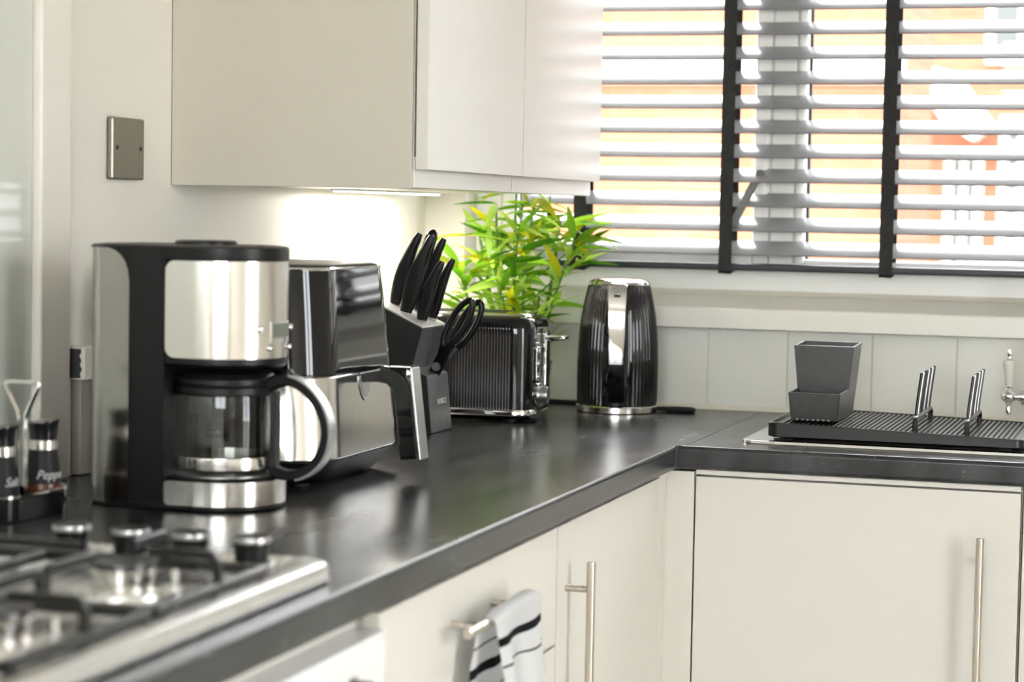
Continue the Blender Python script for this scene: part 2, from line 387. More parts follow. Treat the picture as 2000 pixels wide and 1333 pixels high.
# ------------------------------------------------------------------ venetian blind
bl = thing('venetian_blind', 'charcoal wooden venetian blind with wide black tapes over the sink window', 'blind', (1.1, .030, H + .254))
BX0, BX1, BY = .185, 2.05, .030
tilt = R(30); hw = .0245
def slat_mesh():
    bm = B(); n = 6; rings = []
    top = [(-hw + 2 * hw * i / n, .0022 * (1 - (2 * i / n - 1) ** 2)) for i in range(n + 1)]
    sec = top + [(s, t - .0026) for s, t in reversed(top)]
    ring = [(s * math.cos(tilt) - t * math.sin(tilt), s * math.sin(tilt) + t * math.cos(tilt)) for s, t in sec]
    loft(bm, [[(x, y, z) for y, z in ring] for x in (BX0, BX1)])
    finish(bm, .9); me = bpy.data.meshes.new('slat'); bm.to_mesh(me); bm.free(); me.materials.append(slat_m)
    me.transform(Matrix.Translation((-bl.location.x, 0, 0)))
    return me
sm = slat_mesh()
z = .284 + hw * math.sin(tilt) + .002; nsl = 0
while z < 1.16:
    o = bpy.data.objects.new('slat', sm); COL.objects.link(o); o.parent = bl; o.location = (0, BY - bl.location.y, H + z - bl.location.z)
    z += .0447 if nsl else .0435; nsl += 1
obj('bottom_rail', box(B(), BX0, BX1, BY - .024, BY + .024, H + .2555, H + .2685, .003), rail_m, bl)
obj('head_rail', box(B(), BX0, BX1, BY - .028, BY + .03, H + 1.17, H + 1.235, .003), rail_m, bl)
TX = [.305, .583, .876, 1.17, 1.46, 1.75, 1.98]
ladder_z = [H + .284 + hw * math.sin(tilt) + .0447 * i for i in range(20)]
for x in TX:
    b = B(); box(b, x - .012, x + .012, BY - .0265, BY - .0255, H + .250, H + 1.17)
    prism(b, [(BY - .0265, H + .2535), (BY - .0265, H + .2515), (BY + .006, H + .2525), (BY + .006, H + .2545)], x - .012, x + .012, 'x')
    obj('tape', b, tape_m, bl)
    b = B(); box(b, x - .012, x + .012, BY + .0255, BY + .0265, H + .256, H + 1.17)
    obj('tape', b, tape_m, bl)
    obj('tape_clip', cyl(B(), (x + .004, BY - .012, H + .2535), (x + .004, BY - .012, H + .249), .006, 12), rail_m, bl)
b = B(); tube(b, [(.249, BY - .034, H + 1.17), (.249, BY - .034, H + .356)], .0012, 6); obj('pull_cord', b, tape_m, bl)
b = B(); lathe(b, [(.003, 0), (.0065, -.004), (.0050, -.012), (.0062, -.022), (.0070, -.026), (.0055, -.028)], (.249, BY - .034, H + .358), 16); obj('cord_tassel', b, grey_m, bl)

# ------------------------------------------------------------------ world outside the window
struct('ground_outside', box(B(), -14, 22, -16, 26, -.45, -.25), paving_m)
struct('wall_sky_block', box(B(), -9, X1 + .25, Y0 - .25, .28, ZC + .25, 5.6), render_m)  # unseen upper mass, added to keep sky light off the brick opposite
def house_window(par, x0, x1, z0, z1, y, bars=1):
    fr = obj('window', box(B(), x0, x1, y - .05, y - .002, z0, z1, .01), render_m, par)
    n = bars + 1; wd = (x1 - x0 - .06) / n
    for k in range(n):
        obj('pane', box(B(), x0 + .05 + k * wd, x0 + .01 + (k + 1) * wd, y - .06, y - .045, z0 + .06, z1 - .06), dglass_m, fr)
ha = thing('brick_house', 'orange brick house wall with a white band course beyond the window', 'building', (-3, 6.5, -.25))
obj('wall', box(B(), -9, .12, 6, 7.4, -.25, 4.3), brick_m, ha)
obj('band_course', box(B(), -9.03, .15, 5.95, 6.0, H + .965, H + 1.095, .01), render_m, ha)
b = B(); prism(b, [(5.8, 4.25), (6.7, 5.0), (7.6, 4.25)], -9.2, .16, 'x'); obj('roof', b, roof_m, ha)
house_window(ha, -5.2, -3.8, H + .1, H + .9, 6)
hb_ = thing('neighbour_house', 'pale orange brick house with white framed windows and porch beyond the garden', 'building', (3, 12, -.25))
obj('wall', box(B(), -3.6, 8, 11.6, 17, -.25, 5.0), brick_m, hb_)
b = B(); prism(b, [(11.2, 4.95), (14, 6.4), (17.4, 4.95)], -3.8, 8.2, 'x'); obj('roof', b, roof_m, hb_)
for a in ((-0.241, 0.014, H + -0.403, H + 0.846), (0.129, 0.43, H + -0.403, H + 1.078), (0.014, 0.5, H + 1.448, H + 2.0), (1.171, 2.559, H + -0.287, H + 0.985)): house_window(hb_, *a, 11.6)
b = B(); prism(b, [(-0.495, H + 1.355), (-0.449, H + 1.425), (-0.16, H + 1.355), (0.083, H + 1.02), (-0.033, H + 0.904), (-0.241, H + 1.043), (-0.356, H + 1.217)], 11.2, 11.6, 'y'); obj('porch_canopy', b, render_m, hb_)
wg = thing('sky_screen_wing', 'tall grey rendered block added out of view to screen low sky', 'building', (6.5, 6, -.25))  # unseen block, added to cut low sky light on the upper doors
obj('wall', box(B(), 3.6, 9, .6, 10.6, -.25, 4.4), sky_screen_m, wg)  # body of the added sky screen
obj('sky_screen_parapet', box(B(), 3.55, 9.05, .55, 10.65, 4.4, 4.5), render_m, wg)
obj('garden_wall', box(B(), .25, 3.4, 8.2, 8.4, -.25, H + .12), render_m, hb_)

# ------------------------------------------------------------------ base units and worktops
def bar_handle(par, p0, p1, brackets, dirv, r=.006):
    h = obj('handle', cyl(B(), p0, p1, r, 18, .0012), handle_m, par)
    for q in brackets:
        obj('handle_post', cyl(B(), q, Vector(q) + Vector(dirv), .0045, 14), handle_m, h)
    return h
DT = H - .048      # top of the doors
def unit(name, label, y0, y1):
    t = thing(name, label, 'cabinet', (.3, (y0 + y1) / 2, 0))
    obj('carcass', box(B(), .02, .608, y0 + .001, y1 - .001, .12, H - .037), carc_m, t)
    obj('plinth', box(B(), .5, .56, y0 + .001, y1 - .001, .0, .119), plinth_m, t)
    return t
u1 = unit('base_cabinet', 'cream base cabinet with a tall bar handle beside the corner', -1.238, -.672)
d = obj('door', box(B(), .610, .630, -1.2365, -.674, .13, DT, .0018), cab_m, u1)
bar_handle(d, (.664, -1.196, H - .098), (.664, -1.196, H - .60), [(.629, -1.196, H - .134), (.629, -1.196, H - .56)], (.030, 0, 0))
u2 = unit('drawer_cabinet', 'cream drawer unit with a tea towel hanging on its top handle', -1.884, -1.240)
d = obj('drawer', box(B(), .610, .630, -1.8825, -1.2415, H - .200, DT, .0018), cab_m, u2)
bar_handle(d, (.664, -1.705, H - .100), (.664, -1.462, H - .100), [(.629, -1.655, H - .100), (.629, -1.512, H - .100)], (.030, 0, 0))
d = obj('drawer', box(B(), .610, .630, -1.8825, -1.2415, H - .500, H - .2035, .0018), cab_m, u2)
bar_handle(d, (.664, -1.705, H - .365), (.664, -1.462, H - .365), [(.629, -1.655, H - .365), (.629, -1.512, H - .365)], (.030, 0, 0))
d = obj('drawer', box(B(), .610, .630, -1.8825, -1.2415, .13, H - .5035, .0018), cab_m, u2)
ov = thing('oven', 'white built-in oven with a chrome knob below the hob', 'oven', (.3, -2.19, 0))
obj('body', box(B(), .02, .606, -2.50, -1.888, .12, H - .037), carc_m, ov)
obj('control_panel', box(B(), .607, .640, -2.498, -1.889, H - .185, H - .062, .003), oven_m, ov)
dd = obj('oven_door', box(B(), .607, .640, -2.498, -1.889, .14, H - .190, .003), oven_m, ov)
obj('door_glass', box(B(), .6395, .6425, -2.43, -1.95, .24, .60, .001), gloss_m, dd)
for y in (-1.985, -2.12, -2.26):
    k = obj('knob', cyl(B(), (.6395, y, H - .112), (.662, y, H - .112), .018, 24, .003), gloss_m, ov)
    obj('knob_ring', cyl(B(), (.640, y, H - .112), (.6435, y, H - .112), .0215, 24), chrome_m, k)
t = thing('base_cabinet', 'cream base cabinet run under the hob end of the worktop', 'cabinet', (.3, -2.85, 0))
obj('carcass', box(B(), .02, .608, -3.2, -2.503, .12, H - .037), carc_m, t)
obj('door', box(B(), .610, .630, -3.198, -2.505, .13, DT, .0018), cab_m, t)
# window run
t = thing('corner_post', 'cream corner filler post between the two cabinet runs', 'filler', (.65, -.62, 0))
obj('post', box(B(), .610, .674, -.630, -.608, .13, DT + .007, .0015), cab_m, t)
obj('post_return', box(B(), .610, .630, -.6715, -.6305, .13, DT + .007, .0015), cab_m, t)
t = thing('sink_cabinet', 'cream sink cabinet with a tall bar handle below the drainer', 'cabinet', (.93, -.3, 0))
obj('carcass', box(B(), .680, 1.170, -.607, -.02, .12, H - .037), carc_m, t)
obj('plinth', box(B(), .665, 1.170, -.56, -.52, 0, .119), plinth_m, t)
d = obj('door', box(B(), .6765, 1.1685, -.630, -.610, .13, DT, .0018), cab_m, t)
bar_handle(d, (1.114, -.664, H - .113), (1.114, -.664, H - .62), [(1.114, -.629, H - .15), (1.114, -.629, H - .58)], (0, -.030, 0))
obj('door_rail', box(B(), .6765, 1.1685, -.628, -.610, DT + .003, H - .038), carc_m, t)
t = thing('sink_cabinet', 'cream sink cabinet door past the bar handle under the tap', 'cabinet', (1.5, -.3, 0))
obj('carcass', box(B(), 1.172, 2.55, -.607, -.02, .12, H - .037), carc_m, t)
obj('door', box(B(), 1.1725, 1.80, -.630, -.610, .13, DT, .0018), cab_m, t)
obj('door_rail', box(B(), 1.1725, 2.55, -.628, -.610, DT + .003, H - .038), carc_m, t)
obj('door', box(B(), 1.8045, 2.55, -.630, -.610, .13, DT, .0018), cab_m, t)

def worktop(name, pts, label, test):
    bm = B(); prism(bm, pts, H - .036, H, 'z')
    bmesh.ops.recalc_face_normals(bm, faces=bm.faces)
    es = [e for e in bm.edges if all(test(v.co) for v in e.verts) and abs(e.verts[0].co.z - e.verts[1].co.z) < 1e-6]
    bmesh.ops.bevel(bm, geom=es, offset=.0075, segments=5, affect='EDGES', profile=.5)
    return single(name, bm, top_m, label, 'worktop', ang=.7)
worktop('worktop', [(0.002, -3.2), (.648, -3.2), (.648, -.650), (.6620, -.636), (.6620, -.010), (.002, -.010)], 'dark slate worktop under the coffee maker and hob', lambda c: abs(c.x - .648) < 1e-4)
worktop('worktop', [(.6500, -.648), (2.6, -.648), (2.6, -.010), (.6632, -.010), (.6632, -.6348)], 'dark slate worktop along the window under the sink drainer', lambda c: abs(c.y + .648) < 1e-4)

# ------------------------------------------------------------------ wall cabinets
def wall_unit(label, y0, y1, endpanel=False):
    t = thing('wall_cabinet', label, 'cabinet', (.18, (y0 + y1) / 2, H + .386))
    zt = H + 1.30
    obj('carcass', box(B(), .001, .3665, y0 + .0012, y1 - .0012, H + .388, zt, .001), cab_m, t)
    obj('door', box(B(), .3705, .389, y0 - (.004 if endpanel else -.0008), y1 - .0015, H + .4115, zt, .0015), cab_m, t)
    obj('light_pelmet', box(B(), .350, .3685, y0 + .0015, y1 + .010, H + .386, H + .430, .002), cab_m, t)
    if endpanel: obj('end_panel', box(B(), .001, .3655, y0 - .006, y0 + .001, H + .3855, zt, .001), shaded_panel_m, t)
    return t
wall_unit('cream wall cabinet whose shaded end panel faces the coffee maker', -1.078, -.636, True)
wall_unit('cream wall cabinet next to the window blind', -.634, -.166)

# LED strip under the wall cabinet beside the window
t = thing('under_cabinet_light', 'slim LED strip light under the wall cabinet next to the blind', 'light', (.080, -.42, H + .3825))
led_m = mat('LED diffuser', (.9, .88, .82), .4); bs(led_m).inputs['Emission Color'].default_value = (1, .93, .82, 1); bs(led_m).inputs['Emission Strength'].default_value = 6
obj('housing', box(B(), .060, .100, -.63, -.19, H + .3845, H + .388, .001), upvc_m, t)
obj('diffuser', box(B(), .064, .096, -.625, -.195, H + .383, H + .3845), led_m, t)
la = bpy.data.lights.new('strip_light', 'AREA'); la.shape = 'RECTANGLE'; la.size = .03; la.size_y = .42; la.energy = 1.1; la.color = (1, .93, .82)
lo = bpy.data.objects.new('strip_light', la); COL.objects.link(lo); lo.parent = t; lo.location = (0, .01, -.001)

# ------------------------------------------------------------------ electrical plates on the left wall
t = thing('blanking_plate', 'brushed nickel blanking plate on the wall beside the wall cabinet', 'wall plate', (.005, -1.232, H + .39))
obj('plate', box(B(), .0005, .0105, -1.278, -1.186, H + .390, H + .474, .003, 3), nickel_m, t)
for y in (-1.266, -1.198):
    obj('screw', cyl(B(), (.0095, y, H + .433), (.0112, y, H + .433), .0032, 14), gasket_m, t)
t = thing('socket_box', 'white wall socket box with a broken black side behind the coffee maker', 'socket', (.01, -1.33, H + .127))
obj('box', box(B(), .0005, .030, -1.388, -1.26, H + .127, H + .171, .003), socket_m, t)
b = B()
pr = [(.003, .130), (.024, .130), (.023, .136), (.026, .141), (.023, .147), (.025, .153), (.022, .159), (.025, .164), (.024, .168), (.003, .168)]
prism(b, pr, -1.3895, -1.3875, 'y'); bmesh.ops.translate(b, verts=b.verts, vec=(0, 0, H)); obj('broken_side', b, gasket_m, t)
single('trunking', box(B(), .0005, .016, -1.372, -1.335, H + .001, H + .1265, .002), trunk_m, 'grey vertical cable trunking under the socket box', 'trunking')

# ------------------------------------------------------------------ coffee maker
t = thing('coffee_maker', 'steel and black filter coffee maker with a glass jug beside the hob', 'coffee maker', (.300, -1.540, H), R(-4), local=True)
def drum_ring(r, z, xb, hyb, seg=48):
    """D-shaped plan: round front of radius r, straight sides back to xb with rounded corners"""
    pts = []
    for k in range(25):
        a = R(-90 + 180 * k / 24); pts.append((r * math.cos(a), r * math.sin(a), z))
    rc = .03
    for k in range(9):
        a = R(90 + 90 * k / 8); pts.append((xb + rc + rc * math.cos(a), hyb - rc + rc * math.sin(a), z))
    for k in range(9):
        a = R(180 + 90 * k / 8); pts.append((xb + rc + rc * math.cos(a), -hyb + rc + rc * math.sin(a), z))
    return pts
CR = .074
# black column at the back, top and foot
b = B()
def col_ring(z, e=0):
    pts = [(-.042, -.0725 - e, z), (-.042, .0725 + e, z)]
    rc = .03; xb = -.150
    for k in range(9):
        a = R(90 + 90 * k / 8); pts.append((xb + rc + rc * math.cos(a), .0725 - rc + rc * math.sin(a), z))
    for k in range(9):
        a = R(180 + 90 * k / 8); pts.append((xb + rc + rc * math.cos(a), -.0725 + rc + rc * math.sin(a), z))
    return pts
loft(b, [col_ring(.003), col_ring(.3062)]); obj('column', b, black_m, t)
b = B(); loft(b, [drum_ring(CR - .003, 0, -.149, .071), drum_ring(CR - .0005, .002, -.151, .0735), drum_ring(CR - .0005, .006, -.151, .0735)]); obj('foot', b, black_m, t)
# steel back shell: wraps the back and sides, its upper front corner rounded
def shell(e):
    path = []
    rc = .03 + e; xb = -.150
    n = 10
    side = [(-.088, -.0725 - e)]
    for k in range(n + 1):
        a = R(270 - 90 * k / n); path.append((xb + .03 + rc * math.cos(a), -.0725 + .03 + rc * math.sin(a)))
    for k in range(n + 1):
        a = R(180 - 90 * k / n); path.append((xb + .03 + rc * math.cos(a), .0725 - .03 + rc * math.sin(a)))
    return path
b = B(); pth = shell(.0025); cols = []
zs = [.004, .10, .20, .266, .279, .289, .297, .3025, .3062]
xe = [-.088, -.088, -.088, -.088, -.0895, -.093, -.099, -.107, -.118]
rows = []
for zz, xx in zip(zs, xe):
    rows.append([(xx, -.075, zz)] + [(p[0], p[1], zz) for p in pth] + [(xx, .075, zz)])
loft(b, rows, False, False, closed=False)
bmesh.ops.solidify(b, geom=list(b.faces), thickness=.002)
obj('back_shell', b, steel_m, t)
# upper drum (brew head) with steel skin
b = B(); loft(b, [drum_ring(CR - .004, .168, -.06, .068), drum_ring(CR - .001, .172, -.06, .0725), drum_ring(CR - .001, .3062, -.06, .0725)]); obj('brew_head', b, black_m, t)
def skin(z0, z1, name, r, rc=.012, xstart=-.040):
    bm = B(); us = []
    for k in range(25): us.append((xstart * (1 - k / 24.), -r))
    for k in range(1, 36): a = R(-90 + 180 * k / 36); us.append((r * math.cos(a), r * math.sin(a)))
    for k in range(25): us.append((xstart * k / 24., r))
    rows = []
    nz = 12
    zl = sorted({0., 1.} | {k / nz for k in range(1, nz)} | {min(.5, rc / (z1 - z0) * q) for q in (.05, .15, .3, .5, .75)} | {1 - min(.5, rc / (z1 - z0) * q) for q in (.05, .15, .3, .5, .75)})
    for q_ in zl:
        z = z0 + (z1 - z0) * q_
        dz = min(z - z0, z1 - z); ins = 0
        if dz < rc: ins = rc - math.sqrt(max(rc * rc - (rc - dz) ** 2, 0))
        row = []
        for (x, y) in us:
            if x < 0: x = max(x, xstart + ins)
            row.append((x, y, z))
        rows.append(row)
    loft(bm, rows, False, False, closed=False)
    bmesh.ops.remove_doubles(bm, verts=bm.verts, dist=1e-6)
    bmesh.ops.solidify(bm, geom=list(bm.faces), thickness=.0015)
    return obj(name, bm, steel_m, t)
sk = skin(.179, .2925, 'head_skin', CR)
skin(.0062, .0345, 'base_skin', CR, .006)
b = B(); loft(b, [drum_ring(CR - .001, .006, -.06, .0725), drum_ring(CR - .001, .0355, -.06, .0725), drum_ring(CR - .005, .0385, -.055, .068)]); obj('base_drum', b, black_m, t)
b = B(); lathe(b, [(.062, .0385), (.062, .0395), (.055, .0400)]); obj('hot_plate', b, satin_m, t)
b = B(); loft(b, [drum_ring(CR + .0005, .3058, -.1535, .0755), drum_ring(CR + .0005, .3075, -.1535, .0755), drum_ring(CR - .002, .3095, -.1510, .073), drum_ring(CR - .012, .3105, -.142, .062)]); obj('top_cover', b, black_m, t)
b = B(); loft(b, [drum_ring(CR - .0005, .2930, -.07, .0735), drum_ring(CR + .0004, .2945, -.07, .0742), drum_ring(CR + .0004, .3058, -.07, .0745)]); obj('head_collar', b, black_m, t)
b = B(); lathe(b, [(.037, .310), (.037, .3135), (.034, .3155), (.0, .3160)], (-.028, 0, 0), 36, True, False); obj('filler_lid', b, black_m, t)
b = B(); box(b, .045, .058, -.012, .012, .3085, .3115, .002); obj('lid_tab', b, black_m, t)
# control panel on the front of the drum
def patch(r0, r1, a0, a1, z0, z1, n=8):
    bm = B(); rings = []
    for k in range(n + 1):
        a = R(a0 + (a1 - a0) * k / n); c, s = math.cos(a), math.sin(a)
        rings.append([(r0 * c, r0 * s, z0), (r1 * c, r1 * s, z0), (r1 * c, r1 * s, z1), (r0 * c, r0 * s, z1)])
    return loft(bm, rings)
bz = obj('display_bezel', patch(CR - .001, CR + .0018, -17, 17, .197, .2225), chrome_m, t)
obj('display', patch(CR, CR + .0022, -14, 14, .2035, .220), lcd_m, bz)
for a, zz, r in ((-27, .2135, .0045), (27, .2135, .0045), (-17, .191, .0036), (17, .191, .0036)):
    c, s = math.cos(R(a)), math.sin(R(a)); b = B()
    cyl(b, (CR * c, CR * s, zz), ((CR + .005) * c, (CR + .005) * s, zz), r, 16, .001); obj('button', b, chrome_m, t)
# glass jug: lifts out, so a thing of its own
j = thing('coffee_jug', 'glass coffee jug with a black looped handle inside the coffee maker', 'jug', (.300, -1.540, H + .0402), R(-4), local=True)
b = B(); prof = [(.050, .0), (.0575, .003), (.0600, .010), (.0612, .03), (.0615, .06), (.0605, .088), (.0585, .102), (.0575, .106)]
lathe(b, prof + [(r - .0022, z) for r, z in reversed(prof[1:])] + [(.045, .006)], (0, 0, 0), 64, True, True); obj('glass', b, carafe_m, j)
b = B(); lathe(b, [(.0618, .0065), (.0622, .008), (.0622, .0195), (.0618, .021), (.0612, .021), (.0606, .0065)], (0, 0, 0), 64, False, False); obj('steel_band', b, steel_m, j)
b = B(); lathe(b, [(.0575, .104), (.0605, .107), (.0605, .113), (.056, .119), (.035, .124), (.0, .125)], (0, 0, 0), 48, True, False); obj('lid', b, black_m, j)
b = B(); lathe(b, [(.0610, .094), (.0625, .096), (.0625, .103), (.0600, .106)], (0, 0, 0), 48, False, False); obj('collar', b, black_m, j)
hp = smooth_pts([(.056, 0, .104), (.078, 0, .113), (.104, 0, .106), (.127, 0, .083), (.136, 0, .053), (.128, 0, .024), (.108, 0, .006), (.084, 0, .000), (.064, 0, .006)], 6)
hn = obj('handle', sweep(B(), hp, .019, [.016] * 8 + [.012] * (len(hp) - 8), bev=.35), black_m, j)
ho = []
for i, p in enumerate(hp):
    d = (hp[min(i + 1, len(hp) - 1)] - hp[max(i - 1, 0)]).normalized(); ho.append(p + d.cross(Vector((0, 1, 0))) * .0062)
obj('handle_strip', sweep(B(), ho[8:-9], .0175, .003, bev=.3), satin_m, hn)
b = B(); sweep(b, [(.0665, 0, .098), (.0675, 0, .060), (.0665, 0, .010)], .017, .009, bev=.4); obj('handle_spine', b, grey_m, hn)
b = B(); sphere(b, (.0845, 0, .1165), .009, .8, .9, 1.1); obj('thumb_lever', b, grey_m, hn)

# ------------------------------------------------------------------ air fryer
t = thing('air_fryer', 'gloss black air fryer with a steel drawer between the coffee maker and knife block', 'air fryer', (.220, -1.235, H))
AX, AY = .220, -1.235
def ring(hx, hy, r, z, cx=AX, cy=AY, seg=12): return [(cx + x, cy + y, z) for x, y in rrect(hx, hy, r, seg)]
b = B(); loft(b, [ring(.118, .135, .06, H + .004), ring(.126, .145, .065, H + .012), ring(.142, .161, .07, H + .034), ring(.142, .161, .07, H + .038)]); obj('base', b, black_m, t)
for dx, dy in ((-.09, -.10), (-.09, .10), (.09, -.10), (.09, .10)): obj('foot', cyl(B(), (AX + dx, AY + dy, H), (AX + dx, AY + dy, H + .006), .014, 16), rubber_m, t)
b = B(); loft(b, [ring(.1365, .1555, .07, H + .038), ring(.1330, .1520, .07, H + .142)]); obj('body', b, black_m, t)
b = B(); loft(b, [ring(.136, .155, .07, H + .1425), ring(.138, .157, .07, H + .145), ring(.1355, .1545, .07, H + .175), ring(.1325, .1515, .07, H + .21), ring(.1285, .1475, .07, H + .25), ring(.1255, .1445, .07, H + .277)]); up_ = obj('upper_housing', b, gloss_m, t)
b = B(); loft(b, [ring(.126, .145, .07, H + .2765), ring(.1265, .1455, .07, H + .2785), ring(.1255, .1445, .07, H + .2805)]); obj('trim_ring', b, chrome_m, t)
b = B(); loft(b, [ring(.1235, .1425, .068, H + .2805), ring(.118, .137, .065, H + .2835), ring(.10, .12, .055, H + .2845)]); obj('top_cap', b, black_m, t)
# steel drawer front wraps the front and its two corners
b = B()
def drow(z, e=0):
    out = []; hx, hy, r = .141 + e, .160 + e, .07
    out.append((AX + .045, AY - hy, z))
    for k in range(13): a = R(-90 + 90 * k / 12); out.append((AX + hx - r + r * math.cos(a), AY - hy + r + r * math.sin(a), z))
    for k in range(13): a = R(90 * k / 12); out.append((AX + hx - r + r * math.cos(a), AY + hy - r + r * math.sin(a), z))
    out.append((AX + .045, AY + hy, z)); return out
def dring(z, e=0):
    o_ = drow(z, e); i_ = drow(z, e - .0025); return o_ + list(reversed(i_))
loft(b, [dring(H + .0365, .003), dring(H + .038, .004), dring(H + .139, -.0035), dring(H + .1415, -.005)])
dr = obj('drawer', b, steel_m, t)
# release recess and handle
HY = -1.232
b = B(); pts = []
for k in range(17):
    a = R(180 + 180 * k / 16); pts.append((HY + .022 * math.cos(a), H + .137 + .034 * math.sin(a)))
prism(b, [(y, z) for y, z in pts], 0, .0015, 'x')
for v in b.verts: v.co.x += .3572 + (H + .1415 - v.co.z) * .078
rec = obj('release_recess', b, chrome_m, dr)
b = B(); prism(b, [(HY + (y - HY) * .82, H + .137 + (z - H - .137) * .85) for y, z in pts], .0012, .0021, 'x')
for v in b.verts: v.co.x += .3572 + (H + .1415 - v.co.z) * .078
obj('recess_panel', b, satin_m, rec)
b = B(); hp = smooth_pts([(.358, HY, H + .139), (.385, HY, H + .140), (.408, HY, H + .133), (.417, HY, H + .112), (.423, HY, H + .07), (.428, HY, H + .030)], 6)
sweep(b, hp, .034, [.022] * 10 + [.026] * (len(hp) - 10), bev=.22); hd = obj('handle', b, gloss_m, dr)
b = B(); prism(b, [(.4265, H + .150), (.430, H + .150), (.4445, H + .030), (.441, H + .030)], HY - .0155, HY + .0155, 'y', .0012); obj('handle_strip', b, satin_m, hd)
b = B(); sweep(b, [(.400, HY, H + .1495), (.428, HY, H + .1495)], .034, .004, bev=.3); obj('handle_cap', b, gloss_m, hd)

# ------------------------------------------------------------------ knife block, knives, scissors
t = thing('knife_block', 'charcoal two-step knife block with white lettering beside the toaster', 'knife block', (.19, -.61, H))
def P2(b_, pts, y0, y1, bev=.002): return prism(b_, [(x, H + z) for x, z in pts], y0, y1, 'y', bev)
big = [(.095, .0), (.190, .0), (.2155, .098), (.234, .168), (.150, .2055), (.131, .135)]
obj('rear_block', P2(B(), big, -.658, -.547), block_m, t)
b = B(); prism(b, [(x, H + z) for x, z in [(.2335, .1685), (.2325, .1715), (.1505, .2085), (.1500, .2060)]], -.6575, -.5475, 'y'); obj('slot_highlight_plate', b, block_highlight_m, t)
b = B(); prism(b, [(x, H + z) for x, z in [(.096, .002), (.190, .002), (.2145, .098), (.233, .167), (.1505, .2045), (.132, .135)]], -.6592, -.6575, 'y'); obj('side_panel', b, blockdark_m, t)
sm_ = [(.190, .0), (.2525, .0), (.2435, .0925), (.2135, .1035)]
fb = obj('front_block', P2(B(), sm_, -.6605, -.560), block_m, t)
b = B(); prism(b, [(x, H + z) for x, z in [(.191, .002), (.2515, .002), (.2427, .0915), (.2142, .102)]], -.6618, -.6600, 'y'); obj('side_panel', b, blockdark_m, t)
b = text_mesh('HORICZ', .0125)
for v in b.verts:
    u_, v_, w_ = v.co; x = .2478 - (v_) * .0973 + w_ + .0006; v.co = Vector((x, -.6015 + u_ * .9, H + .048 + v_))
obj('lettering', b, white_m, fb)
E_ = Vector((.33, 0, .944)).normalized()
def knife(label, p, L_, wd, rnd=False):
    base = Vector((p[0], p[1], H + p[2]))
    k = thing('kitchen_knife', label, 'knife', base - E_ * .01, group='knives in the knife block')
    n = 12; pts = []; wl = []; tl = []
    for i in range(n + 1):
        s = i / n; bow = .006 * math.sin(math.pi * s)
        pts.append(base + E_ * (L_ * s + .004) + Vector((.944, 0, -.33)) * (-bow * .8))
        wl.append(.013 if i < n else .009); f = .55 + .45 * math.sin(math.pi * min(s * 1.05 + .1, 1) ** .9)
        if i == n: f *= .72
        if rnd and i >= n - 1: f *= .9
        tl.append(wd * f)
    h = obj('handle', sweep(B(), pts, wl, tl, bev=.45), black_m, k, ang=1.0)
    b = B(); sweep(b, [base - E_ * .06, base + E_ * .012], .003, wd * .75, bev=.1); obj('blade', b, steel_m, k)
    sgn = base + E_ * L_
    return k
knife('black handled kitchen knife rearmost in the block against the wall', (.163, -.598, .199), .122, .023)
knife('broadest black knife handle in the rear slots on the air fryer side', (.195, -.634, .188), .130, .026)
knife('black knife handle in the rear slots on the window side', (.193, -.568, .188), .125, .022)
knife('short black knife handle in the front slots on the air fryer side', (.220, -.628, .176), .100, .021)
knife('short black knife handle in the front slots next to the scissors', (.218, -.570, .177), .102, .019)
st_b = Vector((.184, -.601, H + .193))
k = thing('honing_steel', 'round ended black honing steel handle behind the broad knife', 'honing steel', st_b)
b = B(); tube(b, [st_b + E_ * s for s in (.002, .01, .05, .10, .128, .136, .140)], [.006, .0075, .0095, .0105, .010, .007, .002], 14); obj('handle', b, gloss_m, k)
b = B(); tube(b, [st_b - E_ * .06, st_b + E_ * .006], .004, 10); obj('rod', b, steel_m, k)
sc_b = Vector((.2365, -.606, H + .094)); k = thing('scissors', 'black handled kitchen scissors in the front step of the knife block', 'scissors', sc_b)
SE = Vector((.50, .0, .866)).normalized(); SN = Vector((.866, 0, -.50))
def loop_pts(off, c, a_, b_):
    return [sc_b + SE * (c + a_ * math.cos(2 * math.pi * i / 20)) + Vector((0, 1, 0)) * off + SN * (b_ * math.sin(2 * math.pi * i / 20)) for i in range(21)]
for off, dn in ((-.012, -.004), (.014, .004)):
    b = B(); tube(b, [p + SN * dn for p in loop_pts(off, .092, .043, .013)], .0052, 10, False); h = obj('handle', b, black_m, k)
    b = B(); sweep(b, [sc_b + SE * .000, sc_b + SE * .03 + Vector((0, off * .5, 0)), sc_b + SE * .055 + Vector((0, off, 0)) + SN * dn], .009, .018, bev=.4); obj('shank', b, black_m, h)
b = B(); cyl(b, sc_b + SE * .012 + Vector((0, -.012, 0)), sc_b + SE * .012 + Vector((0, .012, 0)), .007, 18); obj('pivot', b, satin_m, k)
b = B(); sweep(b, [sc_b - SE * .05, sc_b + SE * .01], .003, .014, bev=.1); obj('blade', b, steel_m, k)

